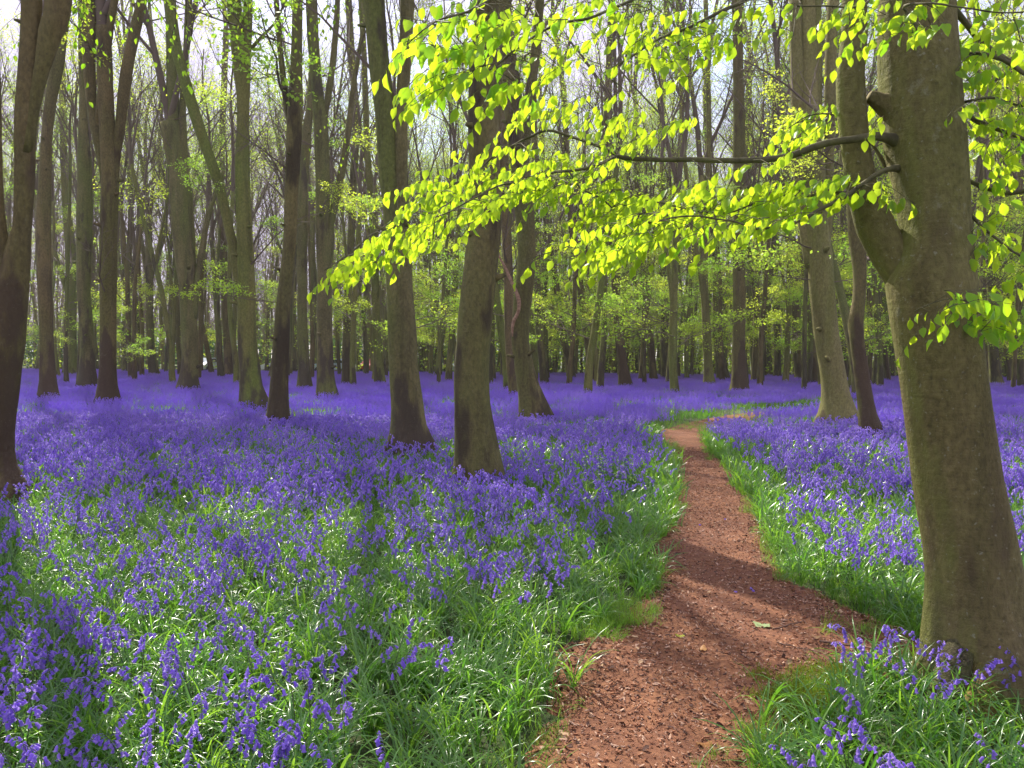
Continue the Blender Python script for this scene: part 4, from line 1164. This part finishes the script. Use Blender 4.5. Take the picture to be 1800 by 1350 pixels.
def stalk_path(rnd, H, nod):
    az = rnd.random() * 6.28
    c, s = math.cos(az), math.sin(az)
    P = []; p = Vector((0, 0, 0)); a = PI / 2 + rnd.gauss(0, 0.05)
    n = 10
    for i in range(n + 1):
        P.append(p.copy())
        t = i / n
        p = p + Vector((c * math.cos(a), s * math.cos(a), math.sin(a))) * (H / n)
        a -= nod * (0.02 + (0.42 if t > 0.6 else 0.04))
    return P, az

def bell_spots(rnd, P, az, nb):
    out = []
    for i in range(nb):
        t = 0.66 + 0.34 * (i + 0.5) / nb
        f = t * (len(P) - 1); k = min(int(f), len(P) - 2)
        q = P[k].lerp(P[k + 1], f - k)
        a = az + rnd.gauss(0, 1.1)
        out_v = Vector((math.cos(a), math.sin(a), 0))
        reach = 0.010 + 0.014 * (1 - (t - 0.6) / 0.4) * rnd.uniform(0.7, 1.2)
        pos = q + out_v * reach + Vector((0, 0, 0.003))
        tilt = rnd.uniform(0.2, 0.9)
        zax = (Vector((0, 0, 1)) * math.cos(tilt) - out_v * math.sin(tilt)).normalized()
        xa = zax.cross(Vector((0.3, 0.9, 0.1))).normalized(); ya = zax.cross(xa)
        sc = (1.15 - 0.45 * (t - 0.6) / 0.4) * rnd.uniform(0.9, 1.1)
        out.append((q, pos, Matrix((xa, ya, zax)).transposed() * sc))
    return out

def make_flower(rnd, lod, leaves=0):
    """returns MB with materials 0 stem 1 petal 2 blade"""
    mb = MB()
    H = rnd.uniform(0.33, 0.45)
    P, az = stalk_path(rnd, H, rnd.uniform(0.6, 1.3))
    if lod == 0:
        mb.tube(P, [0.0022 * (1 - 0.5 * i / 10) for i in range(11)], 5, 0, cap=False)
        BV, BF = bell_geo(6)
        nb = rnd.randint(9, 14)
    elif lod == 1:
        mb.tube(P[::2], [0.0026 * (1 - 0.5 * i / 5) for i in range(6)], 3, 0, cap=False)
        BV, BF = bell_geo(4, 0.025, 0.0070, ((0, .5), (.4, 1.1), (1.0, 1.7)))
        nb = rnd.randint(9, 13)
    for q, pos, R in bell_spots(rnd, P, az, nb):
        b = len(mb.v)
        mb.v += [R @ v + pos for v in BV]
        for f in BF: mb.face([b + k for k in f], 1)
        if lod == 0: mb.tube([q, (q + pos) / 2 + Vector((0, 0, 0.004)), pos], [0.0009] * 3, 3, 1, cap=False)
    return mb

PROTO = bpy.data.collections.new('plant_prototypes')
GPROTO = bpy.data.collections.new('leaf_prototypes')
def proto(col, name, me):
    o = bpy.data.objects.new(name, me); col.objects.link(o); return o
FM = [M_stem, M_bell, M_blade]
for k in range(6):
    proto(PROTO, 'a_near_%02d' % k, make_flower(random.Random(k + 10), 0).mesh('fa', FM))
for k in range(6):
    proto(PROTO, 'b_mid_%02d' % k, make_flower(random.Random(k + 30), 1).mesh('fb', FM))
# far clumps: many light stalks
for k in range(5):
    rnd = random.Random(k + 60)
    mb = MB()
    for _ in range(34):
        cx_, cy_ = rnd.uniform(-.42, .42), rnd.uniform(-.42, .42)
        H = rnd.uniform(0.27, 0.42)
        b = len(mb.v); a = rnd.random() * 6.28; dx_, dy_ = math.cos(a) * 0.003, math.sin(a) * 0.003
        mb.v += [Vector((cx_ - dx_, cy_ - dy_, 0)), Vector((cx_ + dx_, cy_ + dy_, 0)), Vector((cx_, cy_, H * .8))]
        mb.face((b, b + 1, b + 2), 0)
        nod = Vector((math.cos(a), math.sin(a), 0)) * 0.02
        for q in range(7):
            t = 0.6 + 0.4 * q / 6
            c = Vector((cx_, cy_, H * (t if t < .9 else .92 - (t - .9) * .5))) + nod * ((t - .6) * 3) + Vector((rnd.gauss(0, .010), rnd.gauss(0, .010), 0))
            s = rnd.uniform(0.013, 0.019) * (1.2 - .5 * (t - .6) / .4)
            b = len(mb.v)
            mb.v += [c + Vector((0, 0, .009)), c + Vector((s, 0, -.012)), c + Vector((-s * .5, s * .86, -.012)), c + Vector((-s * .5, -s * .86, -.012))]
            mb.face((b, b + 1, b + 2), 1); mb.face((b, b + 2, b + 3), 1); mb.face((b, b + 3, b + 1), 1)
    proto(PROTO, 'c_far_%02d' % k, mb.mesh('fc', FM, smooth=False))

for k in range(6):       # near tufts of strap leaves
    rnd = random.Random(k + 90); mb = MB()
    for _ in range(rnd.randint(12, 17)):
        blade(mb, rnd, rnd.uniform(0.20, 0.38), rnd.uniform(0.006, 0.012), rnd.uniform(1.0, 2.9), 0, 6)
    proto(GPROTO, 'a_tuft_%02d' % k, mb.mesh('ta', [M_blade]))
for k in range(5):       # mid tufts
    rnd = random.Random(k + 110); mb = MB()
    for _ in range(10):
        blade(mb, rnd, rnd.uniform(0.18, 0.34), rnd.uniform(0.011, 0.017), rnd.uniform(1.2, 2.8), 0, 3,
              base=Vector((rnd.gauss(0, .03), rnd.gauss(0, .03), 0)), vfold=False)
    proto(GPROTO, 'b_tuft_%02d' % k, mb.mesh('tb', [M_blade]))
for k in range(4):       # far patches
    rnd = random.Random(k + 130); mb = MB()
    for _ in range(60):
        blade(mb, rnd, rnd.uniform(0.18, 0.32), 0.016, rnd.uniform(0.8, 2.0), 0, 2,
              base=Vector((rnd.uniform(-.45, .45), rnd.uniform(-.45, .45), 0)), vfold=False)
    proto(GPROTO, 'c_patch_%02d' % k, mb.mesh('tc', [M_blade]))
for k in range(4):       # fine bright grass of the verge
    rnd = random.Random(k + 150); mb = MB()
    for _ in range(26):
        blade(mb, rnd, rnd.uniform(0.06, 0.15), rnd.uniform(0.002, 0.0038), rnd.uniform(0.5, 2.4), 0, 3,
              base=Vector((rnd.gauss(0, .03), rnd.gauss(0, .03), 0)), vfold=False)
    proto(GPROTO, 'd_grass_%02d' % k, mb.mesh('td', [M_grass]))
for k in range(3):       # moss
    rnd = random.Random(k + 170); mb = MB()
    for _ in range(60):
        blade(mb, rnd, rnd.uniform(0.012, 0.03), rnd.uniform(0.002, 0.004), rnd.uniform(0.5, 1.5), 0, 2,
              base=Vector((rnd.gauss(0, .03), rnd.gauss(0, .03), 0)), vfold=False)
    proto(GPROTO, 'e_moss_%02d' % k, mb.mesh('te', [M_moss]))

def scatter(name, col, P, idx, scale, tilt, label, cat):
    """one object whose points carry plants"""
    me = bpy.data.meshes.new(name)
    me.vertices.add(len(P)); me.vertices.foreach_set('co', np.asarray(P, np.float32).ravel())
    a = me.attributes.new('pick', 'INT', 'POINT'); a.data.foreach_set('value', np.asarray(idx, np.int32))
    a = me.attributes.new('size', 'FLOAT_VECTOR', 'POINT'); a.data.foreach_set('vector', np.asarray(scale, np.float32).ravel())
    a = me.attributes.new('turn', 'FLOAT_VECTOR', 'POINT'); a.data.foreach_set('vector', np.asarray(tilt, np.float32).ravel())
    o = bpy.data.objects.new(name, me); link(o)
    ng = bpy.data.node_groups.new(name + '_scatter', 'GeometryNodeTree')
    ng.interface.new_socket('Geometry', in_out='INPUT', socket_type='NodeSocketGeometry')
    ng.interface.new_socket('Geometry', in_out='OUTPUT', socket_type='NodeSocketGeometry')
    N = ng.nodes; L = ng.links
    gi = N.new('NodeGroupInput'); go = N.new('NodeGroupOutput')
    iop = N.new('GeometryNodeInstanceOnPoints')
    ci = N.new('GeometryNodeCollectionInfo'); ci.inputs['Collection'].default_value = col
    ci.inputs['Separate Children'].default_value = True; ci.inputs['Reset Children'].default_value = True
    def at_(n, t):
        q = N.new('GeometryNodeInputNamedAttribute'); q.data_type = t; q.inputs['Name'].default_value = n
        return q.outputs['Attribute']
    L.new(gi.outputs[0], iop.inputs['Points']); L.new(ci.outputs[0], iop.inputs['Instance'])
    iop.inputs['Pick Instance'].default_value = True
    L.new(at_('pick', 'INT'), iop.inputs['Instance Index'])
    e2r = N.new('FunctionNodeEulerToRotation'); L.new(at_('turn', 'FLOAT_VECTOR'), e2r.inputs[0])
    L.new(e2r.outputs[0], iop.inputs['Rotation'])
    L.new(at_('size', 'FLOAT_VECTOR'), iop.inputs['Scale'])
    L.new(iop.outputs[0], go.inputs[0])
    md = o.modifiers.new('scatter', 'NODES'); md.node_group = ng
    tag(o, label, cat, kind='stuff')
    return o

def sample(r0, r1, per_m2, margin=1.5):
    """random ground points in the ring, inside the view wedge widened by a margin"""
    X = 0.64 * r1 + margin
    A = (2 * X) * (r1 - 0)
    n = int(A * per_m2)
    x = rng.uniform(-X, X, n); y = rng.uniform(0.8, r1, n)
    r = np.hypot(x, y)
    k = (y >= r0) & (y < r1) & (np.abs(x) < 0.62 * y + margin)
    return np.stack([x[k], y[k]], 1)

def clear_trunks(P):
    k = np.ones(len(P), bool)
    for (a, b, r) in TREES:
        if b < 45:
            k &= (P[:, 0] - a) ** 2 + (P[:, 1] - b) ** 2 > (r * 0.9 + 0.02) ** 2
    return k

def flower_density(P):
    ed = edge_dist(P); ins = inside(P)
    y = P[:, 1]
    base = np.interp(y, [2, 3.5, 5, 7, 9, 12, 16, 25], [0.50, 0.52, 0.58, 0.52, 0.48, 0.56, 0.80, 1.0])
    cl = vnoise(P[:, 0], P[:, 1], 1.5, 5) * 0.6 + vnoise(P[:, 0], P[:, 1], 4.0, 6) * 0.4
    near = np.interp(y, [2, 8, 14], [1.0, 0.7, 0.0])
    base = base * (1 - near + near * np.clip((cl - 0.40) * 5.5, 0.22, 2.4))
    px = 900 + F * P[:, 0] / y
    leftside = px < 1200
    w0 = np.interp(y, [3, 6, 10, 14, 20], [0.9, 0.75, 0.35, 0.5, 0.3])
    w1 = np.interp(y, [3, 6, 10, 20], [0.30, 0.45, 0.45, 0.3])
    wv = np.where(leftside, w0, w1)
    base = base * np.clip((ed - 0.12) / wv, 0, 1) ** 1.3
    base = base * np.where((px > 1300) & (px < 1660) & (y < 4.8), 2.1, 1.0) * np.where((px < 620) & (y < 5.5), 1.45, 1.0)
    base = base * np.interp(vnoise(P[:, 0], P[:, 1], 0.5, 41) * .6 + .4 * vnoise(P[:, 0], P[:, 1], 1.7, 43), [0.3, 0.5, .7], [0.35, 0.9, 1.25])
    base[ins] = 0
    return base, ed, ins

fp, fi, fs, ft = [], [], [], []
tp, ti, ts, tt = [], [], [], []
def push(lists, P, z, lo, hi, s0, s1, tilt=0.12):
    n = len(P)
    lists[0].append(np.column_stack([P, np.full(n, z)]))
    lists[1].append(rng.integers(lo, hi, n))
    s = rng.uniform(s0, s1, n)
    lists[2].append(np.stack([s, s, s * rng.uniform(0.9, 1.12, n)], 1))
    lists[3].append(np.stack([rng.normal(0, tilt, n), rng.normal(0, tilt, n), rng.uniform(0, 6.28, n)], 1))
FL = (fp, fi, fs, ft); TL = (tp, ti, ts, tt)

# flowers, near: the 300 that show largest become plants of their own
P = sample(2.0, 8.0, 120, 0.8); dns, ed, ins = flower_density(P)
P = P[(rng.random(len(P)) < dns) & clear_trunks(P)]
X, Y, Zc = to_px(np.column_stack([P, np.full(len(P), 0.3)]))
inview = (X > 5) & (X < 1795) & (Y > 500) & (Y < 1345)
order = np.argsort(np.where(inview, P[:, 1], 99))
SINGLE = P[order[:300]]
single_far = P[order[299], 1]
P = P[order[300:]]
push(FL, P, -0.01, 0, 6, 0.85, 1.12)
P = sample(8.0, 19.0, 125, 1.2); dns, ed, ins = flower_density(P)
P = P[(rng.random(len(P)) < dns) & clear_trunks(P)]
push(FL, P, -0.01, 6, 12, 0.85, 1.15)
P = sample(19.0, 78.0, 3.4, 3); dns, ed, ins = flower_density(P)
P = P[(rng.random(len(P)) < dns) & (ed > 0.55)]
push(FL, P, -0.03, 12, 17, 0.9, 1.15, 0.03)

# leaves
P = sample(1.8, 8.0, 72, 0.8); ed = edge_dist(P); ins = inside(P)
ok = (~ins) & (ed > 0.05 + 0.12 * vnoise(P[:, 0], P[:, 1], 3.1, 12)) & clear_trunks(P)
P = P[ok]; push(TL, P, -0.015, 0, 6, 0.75, 1.15, 0.15)
P = sample(8.0, 19.0, 46, 1.2); ed = edge_dist(P); ins = inside(P)
P = P[(~ins) & (ed > 0.04) & clear_trunks(P)]; push(TL, P, -0.015, 6, 11, 0.85, 1.2)
P = sample(19.0, 60.0, 2.3, 2); ed = edge_dist(P)
P = P[ed > 0.4]; push(TL, P, -0.03, 11, 15, 0.85, 1.1, 0.03)
# verge grass and moss
P = sample(1.8, 17.0, 150, 0.3); ed = edge_dist(P); ins = inside(P)
pr = np.clip(1 - np.where(ins, ed / 0.10, ed / 0.32), 0, 1) * np.clip(vnoise(P[:, 0], P[:, 1], 1.6, 14) * 2.2 - 0.35, 0, 1)
P = P[(rng.random(len(P)) < pr) & clear_trunks(P)]
push(TL, P, 0.0, 15, 19, 0.4, 1.0, 0.35)
def blob(px, py, rx, ry, n):
    a = rng.uniform(0, 6.28, n); r = np.sqrt(rng.random(n))
    g = [ground(px + rx * math.cos(q) * w, py + ry * math.sin(q) * w) for q, w in zip(a, r)]
    return np.array([(p.x, p.y) for p in g])
for (a, b, rx, ry, n) in [(1455, 1215, 80, 38, 380), (1640, 1085, 30, 12, 60), (1625, 1170, 30, 10, 70), (1375, 1240, 40, 18, 70), (1700, 1245, 50, 12, 160), (1340, 1195, 18, 5, 12)]:
    push(TL, blob(a, b, rx, ry, n), 0.008, 19, 22, 0.8, 1.5, 0.3)
for (a, b, rx, ry, n) in [(1500, 1112, 60, 16, 10), (1395, 1222, 60, 20, 16), (1570, 1120, 40, 12, 14),
                          (1205, 750, 60, 9, 150), (1300, 730, 80, 7, 130), (1085, 1092, 75, 22, 60), (1055, 1120, 40, 20, 25), (1185, 800, 14, 20, 50), (1250, 792, 16, 22, 50), (1130, 1030, 30, 20, 20)]:
    push(TL, blob(a, b, rx, ry, n), 0.0, 15, 19, 0.45, 1.0, 0.3)

scatter('bluebells', PROTO, np.vstack(fp), np.concatenate(fi), np.vstack(fs), np.vstack(ft), 'carpet of violet bluebells spreading through the wood', 'bluebells')
scatter('grass', GPROTO, np.vstack(tp), np.concatenate(ti), np.vstack(ts), np.vstack(tt), 'glossy green strap leaves, grass and moss under the bluebells', 'grass')
print('points', sum(map(len, fp)), sum(map(len, tp)))

# the nearest 300 bluebells, each a plant of its own
bV, bF = bell_geo(6)
BELL = fast_mesh('bell', bV, bF, [M_bell])
LEAFM = []
for k in range(5):
    rnd = random.Random(900 + k); mb = MB()
    blade(mb, rnd, rnd.uniform(0.2, 0.34), rnd.uniform(0.009, 0.014), rnd.uniform(0.8, 2.0), 0, 6, base=Vector((0, 0, 0)), az=0.0)
    LEAFM.append(mb.mesh('leaf', [M_blade]))
BPROTO = []
for k in range(7):
    rnd = random.Random(500 + k)
    Hh = rnd.uniform(0.33, 0.46)
    Pp, az = stalk_path(rnd, Hh, rnd.uniform(0.6, 1.3))
    mb = MB(); mb.tube(Pp, [0.0024 * (1 - 0.5 * i / 10) for i in range(11)], 5, 0, cap=False)
    spots = bell_spots(rnd, Pp, az, rnd.randint(8, 12))
    for q, pos, R in spots: mb.tube([q, (q + pos) / 2 + Vector((0, 0, 0.004)), pos], [0.0009] * 3, 3, 1, cap=False)
    BPROTO.append((mb.mesh('stem', [M_stem, M_bell]), spots))
rb = random.Random(31)
XS, YS, _ = to_px(np.column_stack([SINGLE, np.zeros(len(SINGLE))]))
for i, (x, y) in enumerate(SINGLE):
    side = XS[i]
    if side > 1230:
        near = 'nearest clump, bottom right' if y < 3.4 else 'clump before the great beech' if side > 1330 and y < 4.6 else 'right bank of the path'
        lab = 'violet bluebell in the ' + near; g = 'bluebells right of the path'
    else:
        row = 'nearest row' if y < 3.2 else 'second band' if y < 3.7 else 'third band' if y < 4.2 else 'fourth band'
        where = 'far left' if side < 220 else 'left' if side < 440 else 'middle' if side < 700 else 'path side'
        lab = 'violet bluebell of the ' + row + ' from the camera, ' + where + ' of the left bank'; g = 'nearest bluebells left of the path'
    s = rb.uniform(0.88, 1.1)
    root = bpy.data.objects.new('bluebell', None); root.empty_display_size = 0.05
    link(root); root.location = (x, y, -0.01); root.scale = (s, s, s)
    root.rotation_euler = (rb.gauss(0, .08), rb.gauss(0, .08), rb.random() * 6.28)
    tag(root, lab, 'bluebell', g)
    sm, spots = BPROTO[i % 7]
    link(bpy.data.objects.new('stem', sm), root)
    for q, pos, R in spots:
        o = bpy.data.objects.new('bell', BELL); link(o, root)
        o.matrix_basis = Matrix.Translation(pos) @ R.to_4x4()
    for k in range(3):
        o = bpy.data.objects.new('leaf', LEAFM[rb.randrange(5)]); link(o, root); o.rotation_euler = (0, 0, rb.random() * 6.28)
print('single bluebells reach', single_far)

# ------------------------------------------------------------------ path litter
CH = bpy.data.collections.new('chip_prototypes')
for k in range(9):
    rnd = random.Random(k + 200); mb = MB()
    L_, W_, T_ = rnd.uniform(.012, .034), rnd.uniform(.004, .009), rnd.uniform(.002, .005)
    for z in (0, T_):
        for (a, b_) in ((-1, -.6), (-.4, -1), (.8, -.8), (1, .3), (.2, 1), (-.9, .7)):
            mb.v.append(Vector((a * L_ * .5 * rnd.uniform(.8, 1.1), b_ * W_ * .5 * rnd.uniform(.7, 1.2), z + rnd.uniform(0, .002))))
    mb.face((5, 4, 3, 2, 1, 0)); mb.face((6, 7, 8, 9, 10, 11))
    for j in range(6): mb.face((j, (j + 1) % 6, 6 + (j + 1) % 6, 6 + j))
    proto(CH, 'chip_%02d' % k, mb.mesh('chip', [M_chip[(0, 1, 1, 0, 2, 0, 1, 0, 2)[k]]], smooth=False))
for k in range(6):      # dead leaf flakes among the chips
    rnd = random.Random(k + 260); mb = MB(); L_ = rnd.uniform(.022, .04); W_ = L_ * rnd.uniform(.45, .65)
    m = 9; mb.v.append(Vector((0, 0, rnd.uniform(.002, .006))))
    for j in range(m):
        a = 2 * PI * j / m; q = rnd.uniform(.75, 1.1)
        mb.v.append(Vector((math.cos(a) * L_ * .5 * q, math.sin(a) * W_ * .5 * q, .003 + abs(math.sin(a)) * rnd.uniform(.002, .011))))
    for j in range(m): mb.face((0, 1 + j, 1 + (j + 1) % m))
    proto(CH, 'flake_%02d' % k, mb.mesh('flake', [(M_chip[0], M_chip[2], plain('dead_leaf_tan', (.30, .15, .06), .8), plain('dead_leaf_buff', (.40, .25, .13), .8), M_chip[2], M_chip[0])[k]]))
n = 230000
P = np.stack([rng.uniform(x0, 5.5, n), 1.5 + 14 * rng.random(n) ** 1.6], 1)
ins = inside(P); ed = edge_dist(P)
k = (ins | (ed < 0.12)) & (rng.random(n) < 0.35 + 0.65 * vnoise(P[:, 0], P[:, 1], 1.8, 22))
P = P[k]
def path_z(P):
    sd_ = np.where(inside(P), edge_dist(P), -edge_dist(P))
    return 0.024 + 0.035 * (vnoise(P[:, 0], P[:, 1], 2.1, 1) - 0.5) + 0.034 * (vnoise(P[:, 0], P[:, 1], 6, 2) - 0.5) + 0.010 * (vnoise(P[:, 0], P[:, 1], 21, 4) - 0.5) - np.clip(-sd_ - 0.02, 0, 0.3) * 0.5
n = len(P)
scatter('bark_chips', CH, np.column_stack([P, path_z(P) + 0.003]), np.where(rng.random(n) < (0.02 + 0.09 * np.clip(1 - edge_dist(P) / .25, 0, 1)), rng.integers(9, 15, n), rng.integers(0, 9, n)), np.repeat((0.45 + 0.9 * rng.random(n) ** 2)[:, None], 3, 1),
        np.stack([rng.normal(0, .35, n), rng.normal(0, .35, n), rng.uniform(0, 6.28, n)], 1), 'loose red-brown bark chips strewn over the path', 'bark chips')
print('chips', n)

def on_path(px, py):
    g = ground(px, py, 0.015); z = float(path_z(np.array([[g.x, g.y]]))[0])
    return Vector((g.x, g.y, max(z, -0.01)))
M_dead = ramp_mat('dead_twig', [(0.10, 0.055, 0.04), (0.20, 0.12, 0.08)], 60)
M_dead2 = ramp_mat('pale_twig', [(0.32, 0.20, 0.14), (0.42, 0.28, 0.2)], 60)
def twig(a, b, r, mat, label):
    A = on_path(*a); B = on_path(*b)
    root = A.copy()
    P = []
    n = 7
    for i in range(n + 1):
        t = i / n
        q = A.lerp(B, t) - root
        P.append(q + Vector((random.gauss(0, .004), random.gauss(0, .004), 0.007 + abs(random.gauss(0, .003)))))
    mb = MB(); mb.tube(P, [r * (1 - .5 * i / n) for i in range(n + 1)], 6, 0, rough=0.2)
    m = P[4]; side = (B - A).normalized().cross(Vector((0, 0, 1))) * (B - A).length * 0.18
    mb.tube([m, m + side * .5 + (B - A) * .06 + Vector((0, 0, .006)), m + side + (B - A) * .14], [r * .5, r * .4, r * .25], 5, 0)
    o = mb.build('twig', [mat]); o.location = root; tag(o, label, 'twig', 'fallen twigs on the path')
twig((1440, 1132), (1640, 1165), .006, M_dead, 'longest dark twig lying towards the foot of the great beech')
twig((1360, 1112), (1412, 1100), .005, M_dead, 'dark bent twig just right of the fallen green leaf')
twig((1235, 1228), (1262, 1244), .004, M_dead2, 'pale short twig slanting on the middle of the path')
twig((1070, 1318), (1100, 1328), .005, M_dead2, 'pale stick low on the left side of the path')
twig((1120, 1150), (1148, 1153), .004, M_dead, 'small dark twig near the left bank below the grass tongue')
twig((1125, 1160), (1136, 1170), .003, M_dead2, 'tiny pale twig beside the small dark one')
twig((1040, 1163), (1070, 1158), .004, M_dead, 'brown twig on the left edge of the path by dry leaves')
twig((1375, 1203), (1402, 1207), .005, M_dead2, 'pale stick in front of the moss patch')
twig((992, 1255), (1012, 1272), .004, M_dead2, 'pale twig at the left verge among the leaves')
twig((1370, 1135), (1440, 1150), .004, M_dead, 'thin dark twig lying before the longest twig')
twig((1110, 950), (1170, 975), .004, M_dead, 'thin twig along the left bank halfway up the path')
twig((1290, 890), (1325, 905), .004, M_dead, 'thin twig by the right bank halfway up the path')

def lying_leaf(px, py, size, col, label, lobed=False, rz=0.0):
    g = on_path(px, py)
    rnd = random.Random(px)
    n = 22; V = [Vector((0, 0, .012))]
    for i in range(n):
        a = 2 * PI * i / n
        r = size * (0.5 + (0.16 * abs(math.cos(a * 2.5)) if lobed else 0.0)) * rnd.uniform(.93, 1.07)
        V.append(Vector((math.cos(a) * r, math.sin(a) * r * (0.8 if lobed else 0.6), 0.006 + rnd.uniform(0, .01) + 0.006 * math.cos(a * 2))))
    Fc = [(0, i + 1, (i + 1) % n + 1) for i in range(n)]
    k = len(V); V += [Vector((-size * .5, -.0012, .006)), Vector((-size * .5, .0012, .006)), Vector((-size * .85, .0012, .004)), Vector((-size * .85, -.0012, .004))]
    Fc.append((k, k + 1, k + 2, k + 3))
    o = bpy.data.objects.new('fallen_leaf', fast_mesh('fallen_leaf', V, Fc, [leafmat('fallen_%d' % px, col, tuple(c * .7 for c in col), .25, col, .5, .3, 30)]))
    link(o); o.location = g; o.rotation_euler = (rnd.gauss(0, .12), rnd.gauss(0, .12), rz)
    tag(o, label, 'leaf')
lying_leaf(1339, 1105, .085, (.30, .38, .16), 'pale green lobed leaf lying on the shaded path', True, 2.6)
lying_leaf(1238, 1306, .075, (.55, .25, .08), 'orange dead leaf on the path, the lower of two', False, .3)
lying_leaf(1236, 1145, .065, (.52, .27, .09), 'orange dead leaf on the sunny middle of the path', False, 1.2)
lying_leaf(1195, 1119, .055, (.42, .42, .05), 'yellow-green leaf scrap on the sunlit chips')
lying_leaf(1032, 1142, .07, (.40, .19, .07), 'tan dead leaf at the left path edge under the grass', False, 2)
lying_leaf(1042, 1146, .06, (.36, .16, .07), 'russet dead leaf touching the tan one at the left path edge', False, .5)
lying_leaf(1000, 1220, .07, (.35, .13, .06), 'rust-red leaf in the grass fringe of the left verge')
lying_leaf(1432, 1127, .05, (.5, .3, .14), 'small buff leaf beside the longest dark twig')
lying_leaf(947, 1317, .06, (.45, .2, .08), 'orange leaf at the lowest corner of the left verge')
# a few fallen petals
for (a, b_) in ((1319, 1043), (1326, 1051), (1296, 1050), (1277, 918), (1232, 925)):
    g = on_path(a, b_); o = bpy.data.objects.new('fallen_bell', BELL); link(o); o.location = g + Vector((0, 0, .008)); o.rotation_euler = (1.5, 0, a)
    tag(o, 'fallen violet bell lying on the path', 'petal', 'fallen bells on the path')

# dark green leafy weed in the left bank
def weed(px, py, h, n, label):
    g = ground(px, py); root = empty('nettle_plant', g); tag(root, label, 'plant')
    rnd = random.Random(px)
    for s in range(n):
        a = rnd.random() * 6.28; base = Vector((math.cos(a), math.sin(a), 0)) * rnd.uniform(0, .22)
        mb = MB(); H = h * rnd.uniform(.75, 1.1)
        top = base + Vector((rnd.gauss(0, .05), rnd.gauss(0, .05), H))
        mb.tube([base, base.lerp(top, .5), top], [.003, .0025, .0015], 5, 0, cap=False)
        mb.build('stem', [M_stem], root)
        lf = MB()
        for k in range(9):
            for sd_ in (0, PI):
                q = base.lerp(top, .25 + .75 * k / 8); an = k * 1.57 + sd_
                u = Vector((math.cos(an), math.sin(an), -.25)); w = Vector((-math.sin(an), math.cos(an), 0))
                sz_ = .075 * (1.15 - .6 * k / 8); b = len(lf.v)
                lf.v += [q, q + u * sz_ * .4 + w * sz_ * .33, q + u * sz_ * 1.1 - Vector((0, 0, .01)), q + u * sz_ * .4 - w * sz_ * .33, q + u * sz_ * .5 - Vector((0, 0, .012))]
                lf.face((b, b + 1, b + 4)); lf.face((b + 1, b + 2, b + 4)); lf.face((b + 2, b + 3, b + 4)); lf.face((b + 3, b, b + 4))
        lf.build('foliage', [M_weed], root)
weed(1068, 875, .52, 9, 'dark green leafy nettle clump standing among the left-hand bluebells')
weed(1120, 880, .36, 7, 'brighter low nettle clump just beside the taller dark one')
weed(960, 1040, .25, 4, 'small leafy weed low in the green of the left bank')
